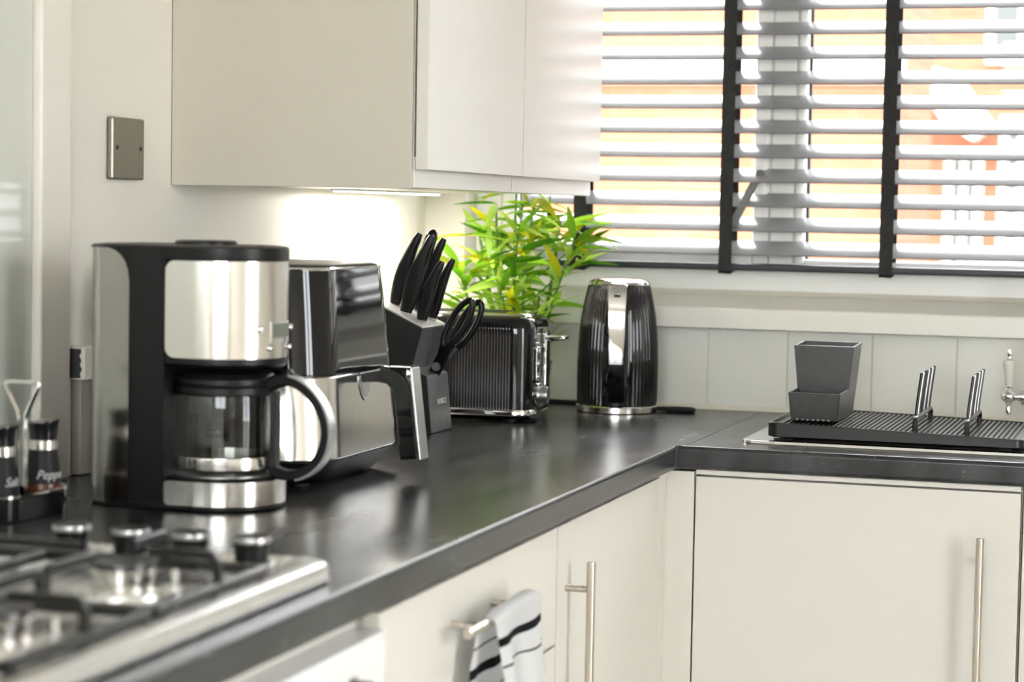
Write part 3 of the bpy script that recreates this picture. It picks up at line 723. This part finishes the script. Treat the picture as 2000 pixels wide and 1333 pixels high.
# ------------------------------------------------------------------ toaster
t = thing('toaster', 'black ribbed two-slice toaster with chrome band between knife block and kettle', 'toaster', (.200, -.362, H), R(4), local=True)
HX, HYT = .143, .083
def tring(hx, hy, r, z, rib=0):
    pts = []
    def side(x0, y0, x1, y1, nx, ny, n):
        for k in range(n):
            s = k / n; ph = s * n / 4.0 * 2 * math.pi
            o_ = -rib * (.5 - .5 * math.cos(ph)) if rib else 0
            pts.append((x0 + (x1 - x0) * s + nx * o_, y0 + (y1 - y0) * s + ny * o_, z))
    def corner(cx, cy, a0):
        for k in range(8):
            a = R(a0 + 90 * k / 8); pts.append((cx + r * math.cos(a), cy + r * math.sin(a), z))
    side(-hx + r, -hy, hx - r, -hy, 0, -1, 168); corner(hx - r, -hy + r, -90)
    side(hx, -hy + r, hx, hy - r, 1, 0, 6) if not rib else side_plain(pts, hx, -hy + r, hx, hy - r, z, 6)
    corner(hx - r, hy - r, 0); side(hx - r, hy, -hx + r, hy, 0, 1, 168); corner(-hx + r, hy - r, 90)
    side_plain(pts, -hx, hy - r, -hx, -hy + r, z, 6); corner(-hx + r, -hy + r, 180)
    return pts
def side_plain(pts, x0, y0, x1, y1, z, n):
    for k in range(n): pts.append((x0 + (x1 - x0) * k / n, y0 + (y1 - y0) * k / n, z))
b = B()
loft(b, [tring(HX, HYT, .035, .022), tring(HX, HYT, .035, .028, .0016), tring(HX, HYT, .035, .145, .0016), tring(HX - .0005, HYT - .0005, .035, .158, .0008), tring(HX - .001, HYT - .001, .035, .164), tring(HX - .004, HYT - .005, .034, .173), tring(HX - .010, HYT - .012, .032, .180)])
obj('body', b, gloss_m, t, ang=1.2)
b = B(); loft(b, [ring(HX - .0095, HYT - .0115, .032, .179, 0, 0), ring(HX - .014, HYT - .017, .028, .1835, 0, 0), ring(HX - .022, HYT - .026, .02, .1845, 0, 0)]); tp = obj('top_plate', b, chrome_m, t)
for y in (-.028, .028): obj('slot', box(B(), -.095, .085, y - .014, y + .014, .1835, .1852), matte_m, tp)
b = B(); loft(b, [ring(HX + .0005, HYT + .0005, .035, .012, 0, 0), ring(HX + .002, HYT + .002, .036, .014, 0, 0), ring(HX + .002, HYT + .002, .036, .020, 0, 0), ring(HX + .0005, HYT + .0005, .035, .0225, 0, 0)]); obj('chrome_band', b, chrome_m, t)
b = B(); loft(b, [ring(HX - .03, HYT - .02, .03, .003, 0, 0), ring(HX - .008, HYT - .006, .033, .012, 0, 0)]); obj('base', b, black_m, t)
for dx, dy in ((-.1, -.05), (-.1, .05), (.1, -.05), (.1, .05)): obj('foot', cyl(B(), (dx, dy, 0), (dx, dy, .005), .011, 14), rubber_m, t)
b = B(); prism(b, [(-.012, .048), (.016, .048), (.016, .150), (.002, .160), (-.012, .150)], HX - .001, HX + .010, 'x', .002); ls = obj('lever_track', b, chrome_m, t)
obj('track_slot', box(B(), HX + .0095, HX + .0106, -.003, .007, .055, .140), matte_m, ls)
b = B(); prism(b, [(HX + .008, .1375), (HX + .020, .1365), (HX + .040, .139), (HX + .043, .143), (HX + .036, .1465), (HX + .008, .1455)], -.017, .021, 'y', .002); obj('lever', b, chrome_m, t)
b = B(); prism(b, [(p[0] * 1. - .047, .1 + p[1]) for p in rrect(.011, .036, .0105, 6)], HX - .001, HX + .004, 'x', .001); bp_ = obj('button_panel', b, chrome_m, t)
for zz in (.078, .1, .122): obj('button', cyl(B(), (HX + .003, -.047, zz), (HX + .0075, -.047, zz), .0068, 16, .001), satin_m, bp_)
b = B(); cyl(b, (HX - .001, -.036, .046), (HX + .006, -.036, .046), .021, 10, .001); dl = obj('browning_dial', b, chrome_m, t)
obj('dial_knob', cyl(B(), (HX + .005, -.036, .046), (HX + .020, -.036, .046), .0145, 12, .002), satin_m, dl)

# ------------------------------------------------------------------ kettle
KX, KY = .419, -.130
t = thing('kettle', 'black ribbed kettle with a chrome handle in the worktop corner', 'kettle', (KX, KY, H))
b = B(); lathe(b, [(.0705, .0), (.0735, .002), (.0735, .0115), (.072, .013)], (KX, KY, H), 64); obj('power_base', b, steel_m, t)
prof = [(.0715, .0135), (.0722, .02), (.0726, .05), (.0728, .09), (.0718, .12), (.0700, .145), (.0672, .17), (.0640, .19), (.0605, .207), (.0575, .220), (.0555, .228)]
hdir = math.atan2(-.975, .22)
def krow(r, z, rib):
    n = 320; out = []
    for i in range(n):
        a = 2 * math.pi * i / n; da = abs((a - hdir + math.pi) % (2 * math.pi) - math.pi)
        f = 0 if da < .34 else 1
        rr = r - rib * f * (.5 - .5 * math.cos(64 * a)); out.append((KX + rr * math.cos(a), KY + rr * math.sin(a), H + z))
    return out
b = B(); loft(b, [krow(r, z, 0 if k in (0, 10) else .0024) for k, (r, z) in enumerate(prof)]); obj('body', b, gloss_m, t, ang=1.3)
b = B(); lathe(b, [(.0552, .2275), (.0558, .230), (.0535, .2345), (.045, .2385), (.025, .2405), (.0, .241)], (KX, KY, H), 56, True, False); obj('lid', b, chrome_m, t)
hv = Vector((math.cos(hdir), math.sin(hdir), 0)); hs = Vector((-hv.y, hv.x, 0)); kc = Vector((KX, KY, H))
def kp(r, z): return kc + hv * r + Vector((0, 0, z))
hp = smooth_pts([kp(.050, .224), kp(.075, .226), kp(.092, .214), kp(.099, .185), kp(.101, .145), kp(.100, .105), kp(.095, .070), kp(.084, .042), kp(.070, .026)], 6)
nn = len(hp)
kh = obj('handle', sweep(B(), hp, [.036 - .008 * i / nn for i in range(nn)], .016, side=hs, bev=.4), gloss_m, t)
ho = []
for i, p in enumerate(hp):
    d = (hp[min(i + 1, nn - 1)] - hp[max(i - 1, 0)]).normalized(); ho.append(p + d.cross(hs) * .0080)
obj('handle_cover', sweep(B(), ho[9:33], [.0335 - .0085 * i / 24 for i in range(24)], .003, side=hs, bev=.35), chrome_m, kh)
bt = ho[13]; b = B(); box(b, -.0058, .0058, -.004, .004, -.0035, .0035, .001)
for v in b.verts: v.co = bt + hs * v.co.x + hv * (v.co.y + .001) + Vector((0, 0, v.co.z))
obj('lid_button', b, gloss_m, kh)
b = B(); sphere(b, (0, 0, 0), 1, .011, .002, .006)
for v in b.verts: v.co = kp(.0735, .029) + hs * v.co.x + hv * (v.co.y + .001) + Vector((0, 0, v.co.z))
obj('badge', b, chrome_m, t)
b = B(); prism(b, [(-.016, 0), (.016, 0), (.006, .030), (-.006, .030)], 0, .022, 'z')
sp_ = -hv
for v in b.verts: v.co = kc + hs * v.co.x + sp_ * (.052 + v.co.y * .9) + Vector((0, 0, .190 + v.co.z * 1.4 - (.0 if v.co.y < .01 else -.004)))
obj('spout', b, gloss_m, t)
b = B(); tube(b, smooth_pts([(KX + .065, KY + .020, H + .006), (.515, -.082, H + .0045), (.545, -.085, H + .0045), (.552, -.100, H + .0045), (.535, -.112, H + .0045), (.505, -.105, H + .0045)], 6), .0045, 10); obj('cord', b, rubber_m, t)
b = B(); tube(b, smooth_pts([(KX - .055, KY + .055, H + .006), (.34, -.045, H + .004), (.28, -.032, H + .004), (.20, -.030, H + .004)], 6), .004, 10); obj('cord', b, rubber_m, t)

# ------------------------------------------------------------------ bamboo plant in a pot
PX, PY_ = .228, -.130
pl = thing('potted_bamboo', 'leafy artificial bamboo in a pale pot behind the toaster', 'plant', (PX, PY_, H))
def sq(h, z, r=.012): return ring(h, h, r, H + z, PX, PY_, 5)
b = B(); loft(b, [sq(.042, 0), sq(.044, .003), sq(.055, .082), sq(.0555, .085), sq(.050, .085), sq(.048, .075)]); obj('pot', b, pot_m, pl)
b = B(); loft(b, [sq(.0485, .070), sq(.0485, .076)]); obj('filling', b, soil_m, pl)
def leaf_mesh(curl, fold):
    bm = B(); n = 8; rows = []
    for i in range(n + 1):
        s = i / n; wv = .5 * math.sin(math.pi * min(s ** .75, 1)) ** .9 * .165 + (.004 if i in (0,) else 0)
        if i == n: wv = .002
        zc = -curl * s * s
        rows.append([(s, -wv, zc + wv * fold), (s, 0, zc), (s, wv, zc + wv * fold)])
    loft(bm, rows, False, False, closed=False)
    bmesh.ops.solidify(bm, geom=list(bm.faces), thickness=.006)
    finish(bm, 1.2); me = bpy.data.meshes.new('leaf'); bm.to_mesh(me); bm.free(); return me
leafs = []
for mi in range(4):
    for cu, fo in ((.10, .35), (.32, .25), (.02, .5)):
        me = leaf_mesh(cu, fo); me.materials.append(leaf_ms[mi]); leafs.append(me)
nleaf = 0
def leaf(pos, d, ln, roll=0., mi=None):
    global nleaf
    for q in (.4, .7, 1.):
        e = Vector(pos) + Vector(d).normalized() * ln * q
        if math.hypot(e.x - .419, e.y + .13) < .085 and e.z < H + .26: return
    d = Vector(d).normalized(); a = Vector((0, 0, 1))
    y = a.cross(d)
    y = y.normalized() if y.length > .05 else Vector((0, 1, 0))
    zz = d.cross(y); mm = Matrix((d, y, zz)).transposed().to_4x4() @ Matrix.Rotation(roll, 4, 'X') @ Matrix.Scale(ln, 4)
    mm.translation = Vector(pos) - pl.location
    if mi is None: mi = random.choices(range(4), (.38, .40, .10, .12))[0]
    o = bpy.data.objects.new('leaf', leafs[mi * 3 + random.randrange(3)]); COL.objects.link(o); o.parent = pl; o.matrix_local = mm; nleaf += 1
def clamp_ok(p): return p.x > .02 and p.y < -.03 and p.z < H + .43
stems = [((-.02, -.01), (-.035, -.03), .30), ((.0, .015), (-.005, .0), .335), ((.02, -.015), (.035, -.02), .31), ((.03, .01), (.075, .01), .27), ((-.03, .02), (-.075, .0), .24), ((.01, -.03), (.015, -.055), .25), ((-.005, -.02), (-.03, -.07), .20), ((.04, -.01), (.11, -.02), .235), ((-.04, -.02), (-.10, -.035), .185)]
for (bx, by), (tx_, ty_), ht in stems:
    p0 = Vector((PX + bx * .8, PY_ + by * .8, H + .07)); p1 = Vector((PX + tx_, PY_ + ty_, H + .07 + ht))
    mid = (p0 + p1) / 2 + Vector((random.uniform(-.01, .01), random.uniform(-.008, .008), 0))
    sp2 = smooth_pts([p0, mid, p1], 8)
    rad = [.0034 - .0016 * i / len(sp2) + (.0009 if i % 3 == 0 else 0) for i in range(len(sp2))]
    obj('stem', tube(B(), sp2, rad, 8), stem_m, pl)
    for i in range(5, len(sp2)):
        nl = 2 if i < len(sp2) - 1 else 5
        if ht > .28 and i > 8: nl += 1
        for q in range(nl):
            az = random.uniform(0, 2 * math.pi); el = random.uniform(-.25, .95)
            d = Vector((math.cos(az) * math.cos(el) + .15 * (1 if tx_ > 0 else -.5), math.sin(az) * math.cos(el) - .10, math.sin(el)))
            ln = random.uniform(.06, .105); tip = sp2[i] + d.normalized() * ln
            tw = sp2[i] + d.normalized() * ln * .5
            if not clamp_ok(tip): continue
            if tip.x < .365 and tip.z > H + .375 and tip.y > -1: d.z = -.2
            leaf(sp2[i], d, ln, random.uniform(-.9, .9))
# reaching twigs on the window side
for p0, p1 in (((.27, -.14, H + .24), (.365, -.10, H + .315)), ((.262, -.14, H + .20), (.35, -.11, H + .275))):
    a, c = Vector(p0), Vector(p1); obj('stem', tube(B(), [a, (a + c) / 2 + Vector((0, 0, .006)), c], [.002, .0016, .001], 6), stem_m, pl)
    for k in range(11):
        s = random.uniform(.35, 1); d = Vector((random.uniform(.3, 1), random.uniform(-.6, .25), random.uniform(-.35, .6)))
        leaf(a + (c - a) * s, d, random.uniform(.05, .085), random.uniform(-.8, .8), random.choice((0, 1, 1, 0, 2)))
# low sprig beside the toaster
a = Vector((.262, -.16, H + .08)); c = Vector((.285, -.185, H + .205))
obj('stem', tube(B(), smooth_pts([a, (a + c) / 2 + Vector((.003, 0, 0)), c], 5), .0022, 7), stem_m, pl)
for d, ln, mi in (((.8, 0, .10), .05, 0), ((-.7, -.1, -.15), .045, 2), ((.8, -.1, .35), .06, 2)): leaf(c, d, ln, .3, mi)
c2 = Vector((.287, -.15, H + .115))
for d, ln, mi in (((.8, .05, .65), .062, 0), ((.75, -.05, .40), .052, 2), ((-.15, 0, 1), .05, 0), ((.4, .1, 1), .055, 0)): leaf(c2, d, ln, .2, mi)
obj('stem', tube(B(), [(.258, -.15, H + .08), c2], .0016, 6), stem_m, pl)
# yellow-green leaves spilling over the toaster
for q in range(10):
    leaf((PX + random.uniform(-.03, .05), PY_ - .045, H + .155 + random.uniform(0, .05)), (random.uniform(-.9, .9), -.5, random.uniform(.1, .9)), random.uniform(.06, .09), random.uniform(-.5, .5), random.choice((3, 3, 1, 0)))

# ------------------------------------------------------------------ sink drainer, dish rack, cutlery holder, tap
t = thing('sink', 'stainless steel inset sink drainer in the window worktop', 'sink', (1.3, -.33, H))
b = B(); rr = rrect(.60, .238, .018, 6); sc_ = lambda e, z: [(1.331 + x * (1 - e / .60), -.325 + y * (1 - e / .238), H + z) for x, y in rr]
loft(b, [sc_(0, .0005), sc_(.001, .0045), sc_(.006, .006), sc_(.012, .0045), sc_(.018, .0025)]); obj('rim', b, sink_m, t)
for k in range(9):
    y = -.51 + .045 * k; b = B(); cyl(b, (.775, y, H + .0030), (1.22, y, H + .0030), .002, 8); obj('drain_ridge', b, sink_m, t)
b = B(); box(b, 1.26, 1.88, -.50, -.16, H + .0026, H + .0032, .0002); obj('bowl_edge', b, sink_m, t)

t = thing('dish_rack', 'dark grey drying rack tray with a ribbed top on the sink drainer', 'dish rack', (.97, -.42, H + .006))
TY0, TY1, TX0, TX1 = -.560, -.255, .772, 1.166
def tz(x): return .0345 - .0095 * (x - TX0) / (TX1 - TX0)
b = B(); outl = []
for x, y in rrect((TX1 - TX0) / 2, (TY1 - TY0) / 2, .018, 6): outl.append(((TX0 + TX1) / 2 + x, (TY0 + TY1) / 2 + y))
def trow(e, f): return [((TX0 + TX1) / 2 + (x - (TX0 + TX1) / 2) * (1 - e / .2), (TY0 + TY1) / 2 + (y - (TY0 + TY1) / 2) * (1 - e / .15), f(x)) for x, y in outl]
loft(b, [trow(.004, lambda x: H + .0105), trow(0, lambda x: H + .0125), trow(0, lambda x: H + tz(x) - .001), trow(.001, lambda x: H + tz(x)), trow(.006, lambda x: H + tz(x)), trow(.008, lambda x: H + tz(x) - .004)])
obj('tray', b, grey_m, t)
rib_me = None
for k in range(46):
    x = TX0 + .020 + k * .0078
    obj('tray_rib', box(B(), x, x + .0042, TY0 + .014, TY1 - .014, H + tz(x) - .0045, H + tz(x) - .0008, .0008, 1), grey_m, t)
for x in (TX0 + .03, TX1 - .03):
    for y in (TY0 + .03, TY1 - .03): obj('foot', cyl(B(), (x, y, H + .0055), (x, y, H + .012), .009, 12), rubber_m, t)
for i_, x in enumerate((.998, 1.077)):
    zt_ = H + tz(x); y0, y1 = -.525, -.315
    rk = thing('plate_holder', ('wire plate holder on the rack next to the cutlery caddy', 'wire plate holder on the rack next to the tap')[i_], 'plate holder', (x, (y0 + y1) / 2, zt_))
    b = B(); tube(b, smooth_pts([(x, y0, zt_ - .003), (x, y0, zt_ + .012), (x, y0 + .012, zt_ + .018), (x, y0 + .05, zt_ + .018), (x, y1 - .05, zt_ + .018), (x, y1 - .012, zt_ + .018), (x, y1, zt_ + .012), (x, y1, zt_ - .003)], 4), .0042, 10); obj('foot_bar', b, grey_m, rk)
    for k in range(8):
        y = y0 + .016 + k * (y1 - y0 - .032) / 7
        b = B(); tube(b, smooth_pts([(x - .002, y, zt_ + .012), (x + .001, y, zt_ + .045), (x + .006, y, zt_ + .088)], 3), .0023, 8); obj('wire', b, satin_m if k in (1, 4, 6) else grey_m, rk)
t = thing('cutlery_caddy', 'dark grey two-step cutlery caddy standing on the dish rack', 'cutlery caddy', (.84, -.42, H + .034))
def hexa(bm, bot, top):
    v = [bm.verts.new(p) for p in bot + top]
    for f in ((0, 3, 2, 1), (4, 5, 6, 7), (0, 1, 5, 4), (1, 2, 6, 5), (2, 3, 7, 6), (3, 0, 4, 7)): bm.faces.new([v[i] for i in f])
    return bm
ZB = H + .0345
def cx(s, z): return .838 + s * (.037 + .012 * (z - .034) / .12)    # flared sides
yf = lambda z: -.508 - .006 * (z - .034) / .045      # front leans out
yb = lambda z: -.345 + .004 * (z - .034) / .12
def panel(name, y0f, y1f, z0, z1, par, th=.003, s0=-1, s1=1):
    b = B(); q = []
    for zz in (z0, z1):
        q.append([(cx(s0, zz), y0f(zz), H + zz), (cx(s1, zz), y0f(zz), H + zz), (cx(s1, zz), y1f(zz), H + zz), (cx(s0, zz), y1f(zz), H + zz)])
    hexa(b, q[0], q[1]); bmesh.ops.recalc_face_normals(b, faces=b.faces); bmesh.ops.bevel(b, geom=list(b.edges), offset=.0011, segments=2, affect='EDGES', profile=.5); return obj(name, b, hold_m, par)
ym = lambda z: -.425 - .002 * (z - .034) / .12
panel('front_panel', yf, lambda z: yf(z) + .004, .036, .079, t)
panel('divider', lambda z: ym(z) - .002, lambda z: ym(z) + .002, .036, .149, t)
panel('back_panel', lambda z: yb(z) - .003, yb, .036, .152, t)
panel('inner_divider', lambda z: -.385, lambda z: -.3825, .036, .147, t)
panel('floor_panel', lambda z: yf(z) + .002, lambda z: yb(z) - .002, .0348, .038, t)
for sgn in (-1, 1):
    b = B(); prof = [(yf(.036), .036), (yf(.079), .079), (ym(.079) - .001, .0805), (ym(.149) - .001, .149), (yb(.152), .152), (yb(.036), .036)]
    vs0 = [b.verts.new((cx(sgn, z), y, H + z)) for y, z in prof]; vs1 = [b.verts.new((cx(sgn, z) - sgn * .004, y, H + z)) for y, z in prof]
    b.faces.new(vs0); b.faces.new(list(reversed(vs1)))
    for i in range(6): b.faces.new((vs0[i], vs1[i], vs1[(i + 1) % 6], vs0[(i + 1) % 6]))
    bmesh.ops.recalc_face_normals(b, faces=b.faces); bmesh.ops.bevel(b, geom=list(b.edges), offset=.0014, segments=2, affect='EDGES', profile=.5)
    obj('side_panel', b, hold_m, t)
for k in range(7): obj('drip_foot', sphere(B(), (.812 + .0082 * k, -.512, H + .0362), .0022, 1.4, 1, .8, 8, 6), satin_m, t)

t = thing('kitchen_tap', 'chrome bridge tap with a white ceramic lever above the sink', 'tap', (1.24, -.15, H + .006))
TXX, TYY = 1.110, -.15
b = B(); lathe(b, [(.0062, .074), (.0066, .080), (.0085, .100), (.0105, .112), (.0106, .116), (.0085, .1195), (.004, .1205)], (TXX, TYY, H), 28); obj('ceramic_lever', b, ceramic_m, t)
b = B(); lathe(b, [(.0035, .1195), (.0045, .122), (.0035, .1255), (.0045, .129), (.0052, .132), (.004, .136), (.0015, .1375)], (TXX, TYY, H), 20); obj('finial', b, chrome_m, t)
b = B(); lathe(b, [(.006, .066), (.0072, .069), (.006, .072), (.0066, .0745)], (TXX, TYY, H), 24); sphere(b, (TXX, TYY, H + .058), .0125, 1.05, 1.05, .85, 24, 14)
lathe(b, [(.0015, .026), (.004, .028), (.0052, .033), (.0036, .039), (.0042, .045), (.007, .049)], (TXX, TYY, H), 20); obj('valve', b, chrome_m, t)
b = B(); tube(b, smooth_pts([(TXX + .008, TYY, H + .057), (TXX + .017, TYY, H + .058), (TXX + .026, TYY, H + .058), (TXX + .06, TYY, H + .055), (TXX + .14, TYY, H + .055)], 4), [.006] * 4 + [.008] * 3 + [.014] * 10, 20); obj('arm', b, chrome_m, t)
b = B(); lathe(b, [(.026, .004), (.026, .010), (.017, .016), (.015, .05), (.017, .07), (.013, .08), (.012, .30), (.010, .31)], (1.25, TYY, H), 28); obj('column', b, chrome_m, t)
b = B(); tube(b, smooth_pts([(1.25, TYY, H + .30), (1.25, TYY, H + .36), (1.25, TYY - .05, H + .40), (1.25, TYY - .12, H + .39), (1.25, TYY - .15, H + .32)], 6), .011, 16); obj('spout', b, chrome_m, t)

# ------------------------------------------------------------------ gas hob
t = thing('gas_hob', 'stainless steel gas hob with black pan supports and four burners', 'hob', (.355, -2.28, H))
b = B(); hr = rrect(.267, .30, .02, 6); HCX, HCY = .355, -2.282
def hring(e, z): return [(HCX + x * (1 - e / .267), HCY + y * (1 - e / .30), H + z) for x, y in hr]
loft(b, [hring(.004, .0), hring(.0, .003), hring(0, .014), hring(.002, .019), hring(.007, .0220), hring(.016, .0228), hring(.026, .0215), hring(.034, .0185), hring(.05, .018)]); obj('plate', b, hob_m, t)
BZ = .018
for (x, y, s) in ((.512, -2.205, 1.0), (.522, -2.44, 1.1), (.255, -2.205, .8), (.255, -2.44, 1.3)):
    b = B(); lathe(b, [(.050 * s, BZ), (.049 * s, BZ + .0035), (.040 * s, BZ + .006), (.028 * s, BZ + .006)], (x, y, H), 40); bn = obj('burner', b, hob_m, t)
    b = B(); lathe(b, [(.024 * s, BZ + .006), (.027 * s, BZ + .009), (.027 * s, BZ + .019), (.029 * s, BZ + .021), (.029 * s, BZ + .023)], (x, y, H), 40); obj('burner_ring', b, steel_m, bn)
    b = B(); lathe(b, [(.029 * s, BZ + .023), (.0305 * s, BZ + .0245), (.0300 * s, BZ + .028), (.026 * s, BZ + .0295), (.006, BZ + .0298)], (x, y, H), 40); obj('burner_cap', b, grey_m, bn)
    b = B(); cyl(b, (x + .036 * s, y + .028, H + BZ + .004), (x + .036 * s, y + .028, H + BZ + .018), .003, 10); obj('igniter', b, ceramic_m, bn)
for x in (.561, .498, .435, .372):
    b = B(); lathe(b, [(.0205, .0205), (.0205, .0235), (.0165, .0245)], (x, -2.042, H), 28); kb = obj('knob', b, satin_m, t)
    b = B(); lathe(b, [(.0158, .0243), (.0162, .030), (.0180, .043), (.0182, .0465), (.0165, .0485), (.004, .0490)], (x, -2.042, H), 28); obj('knob_grip', b, black_m, kb)
    b = B(); lathe(b, [(.0184, .0425), (.0188, .044), (.0188, .0465), (.0182, .0475)], (x, -2.042, H), 28, False, False); obj('knob_trim', b, satin_m, kb)
    b = B(); cyl(b, (x + .02, -2.070, H + .0205), (x + .02, -2.070, H + .0225), .004, 10); obj('pilot_mark', b, black_m, kb)
BR = .0045
def grate(y0, y1, cy, label):
    g = thing('pan_support', label, 'pan support', (.36, (y0 + y1) / 2, H + .018))
    x0, x1 = .115, .602; zf = H + .0285
    b = B()
    for p, q in (((x0, y0, zf), (x1, y0, zf)), ((x1, y0, zf), (x1, y1, zf)), ((x1, y1, zf), (x0, y1, zf)), ((x0, y1, zf), (x0, y0, zf)), ((.380, y0, zf), (.380, y1, zf))):
        dx = BR if p[1] == q[1] else 0; sweep(b, [p, q], .009, .009, side=Vector((0, 0, 1)), bev=.3)
    obj('frame', b, iron_m, g)
    for x in (x0 + .01, x1 - .0):
        for y in (y0 + .01, y1 - .01, (y0 + y1) / 2): obj('rubber_foot', cyl(B(), (x, y, H + .0195), (x, y, zf), .005, 10), rubber_m, g)
    for bx in (.505, .255):
        for (sx, sy), (ex, ey) in (((bx, y1), (bx, cy + .030)), ((bx, y0), (bx, cy - .030)), ((x1 if bx > .4 else .380, cy), (bx + .032, cy)), ((.380 if bx > .4 else x0, cy), (bx - .032, cy))):
            d = Vector((ex - sx, ey - sy, 0)).normalized()
            pts = smooth_pts([(sx, sy, zf), (sx, sy, H + .046), (sx + d.x * .004, sy + d.y * .004, H + .0535), (sx + d.x * .013, sy + d.y * .013, H + .056), (ex, ey, H + .0555)], 4)
            b = B(); sd = Vector((-d.y, d.x, 0)); sweep(b, pts, .0075, .0085, side=sd, bev=.3); obj('finger', b, iron_m, g)
grate(-2.328, -2.108, -2.205, 'black wire pan support over the burners nearest the hob knobs')
grate(-2.556, -2.337, -2.44, 'black wire pan support on the hob end away from the knobs')

# ------------------------------------------------------------------ salt and pepper set
PP, SS = Vector((.141, -1.690, 0)), Vector((.134, -1.772, 0))
t = thing('condiment_stand', 'black caddy with chrome rim and wire handle holding the shakers', 'condiment stand', (.1375, -1.731, H))
ax = (PP - SS).normalized(); nx = Vector((-ax.y, ax.x, 0)); cc = (PP + SS) / 2; hl = (PP - SS).length / 2
def stad(r, z):
    out = []
    for k in range(17): a = R(-90 + 180 * k / 16); out.append(PP + (ax * math.cos(a) + nx * math.sin(a)) * r + Vector((0, 0, H + z)))
    for k in range(17): a = R(90 + 180 * k / 16); out.append(SS + (ax * math.cos(a) + nx * math.sin(a)) * r + Vector((0, 0, H + z)))
    return out
b = B(); loft(b, [stad(.0245, .0), stad(.0265, .003), stad(.0275, .028), stad(.0255, .028), stad(.0240, .008)]); obj('tray', b, gloss_m, t)
b = B(); loft(b, [stad(.0274, .0272), stad(.0282, .0282), stad(.0282, .0306), stad(.0268, .0312), stad(.0258, .0300), stad(.0258, .0280)], False, False); obj('rim', b, chrome_m, t)
wh = cc + nx * -.000
def wp(s, z): return cc + nx * s + Vector((0, 0, H + z))
b = B(); tube(b, smooth_pts([wp(-.0045, .02), wp(-.0045, .10), wp(-.006, .118), wp(-.0215, .148), wp(-.0220, .152), wp(-.018, .1535), wp(.018, .1535), wp(.0220, .152), wp(.0215, .148), wp(.006, .118), wp(.0045, .10), wp(.0045, .02)], 4), .0026, 8); obj('wire_handle', b, chrome_m, t)
def shaker(pos, label, txt, ang0, amber):
    s = thing('shaker', label, 'shaker', (pos.x, pos.y, H + .008), group='salt and pepper shakers')
    prof = [(.0212, .009), (.0218, .011), (.0216, .020), (.0205, .04), (.0185, .058), (.0168, .070), (.0162, .0735)]
    b = B(); lathe(b, [(.0210, .0082), (.0218, .0088)] + prof[1:], (pos.x, pos.y, H), 40); bd = obj('body', b, matte_m, s)
    if amber:
        b = B(); lathe(b, [(.0219, .026), (.0221, .027), (.0216, .0345), (.0214, .035)], (pos.x, pos.y, H), 40, False, False); obj('base_band', b, amber_m, s)
    b = B(); lathe(b, [(.0162, .0735), (.0169, .0742), (.0169, .0842), (.0162, .085)], (pos.x, pos.y, H), 40); obj('steel_collar', b, steel_m, s)
    b = B(); n = 40; rings = []
    for r, z, tl in ((.0160, .085, 0), (.0163, .092, 0), (.0172, .099, .12), (.0190, .1045, .25), (.0186, .1065, .25), (.008, .105, .12)):
        rings.append([(pos.x + r * math.cos(2 * math.pi * i / n), pos.y + r * math.sin(2 * math.pi * i / n), H + z + tl * r * .5 * math.cos(2 * math.pi * i / n - .4)) for i in range(n)])
    loft(b, rings); obj('cap', b, gloss_m, s)
    bm = text_mesh(txt, .018, .35)
    for v in bm.verts:
        a = ang0 + v.co.x * .8 / .0212; zz = .0455 + v.co.y * .8; rr = .0213 - max(0, zz - .025) * .070 + .0004 + v.co.z
        v.co = Vector((pos.x + rr * math.cos(a), pos.y + rr * math.sin(a), H + zz))
    obj('lettering', bm, print_m, bd)
tc_ = math.atan2(-.80, .60)
shaker(PP, 'black pepper shaker with amber base band and steel collar', 'Pepper', tc_ + .45, True)
shaker(SS, 'black salt shaker with steel collar beside the pepper shaker nearer the hob', 'Salt', tc_ + .60, False)

# ------------------------------------------------------------------ tea towel over the drawer handle
def towel():
    bm = B(); uvl = bm.loops.layers.uv.new('UVMap'); nu, nv = 40, 64
    bar = Vector((.664, 0, H - .100)); grid = []
    back, front = .185, .235; tot = back + front
    for i in range(nu + 1):
        s = i / nu; row = []
        for k in range(nv + 1):
            l = -back + tot * k / nv            # length over the bar: back negative, front positive
            drop = max(0, abs(l) - .012); a = max(-1, min(1, l / .012)); 
            rr = .0088 + .0012 * math.sin(9 * s)
            if drop == 0: x = bar.x + rr * math.sin(a * math.pi / 2); z = bar.z + rr * math.cos(a * math.pi / 2)
            else: x = bar.x + rr * (1 if l > 0 else -1) * .9; z = bar.z - drop
            spread = 1 + min(drop / .2, 1.2) * (.12 if l > 0 else -.45)
            w0 = .172
            yc = -1.556
            fold = math.sin(s * math.pi * 3.4 + .4) * min(drop / .06, 1)
            y = yc + (s - .5) * w0 * spread + .004 * math.sin(s * 17) * min(drop / .05, 1) - (.045 * min(drop / .1, 1) if l < 0 else -.014 * min(drop / .1, 1))
            if l > 0: x += .004 + .014 * min(drop / .12, 1) + .0065 * fold
            else: x = max(.6335, x - .006 * min(drop / .05, 1) + .0025 * fold)
            z += -.010 * math.sin(s * math.pi) * 0 + (.006 * math.cos((s - .6) * 3) if drop == 0 else 0)
            row.append((bm.verts.new((x, y, z)), (s, (l + .26) / .60)))
        grid.append(row)
    for i in range(nu):
        for k in range(nv):
            q = [grid[i][k], grid[i + 1][k], grid[i + 1][k + 1], grid[i][k + 1]]
            f = bm.faces.new([a[0] for a in q])
            for lp, a in zip(f.loops, q): lp[uvl].uv = a[1]
    bmesh.ops.solidify(bm, geom=list(bm.faces), thickness=.0025)
    return single('tea_towel', bm, towel_m, 'white terry tea towel with black stripes on the drawer handle', 'towel', ang=1.5)
towel()

for o in bpy.data.objects:
    if '_local' in o: del o['_local']
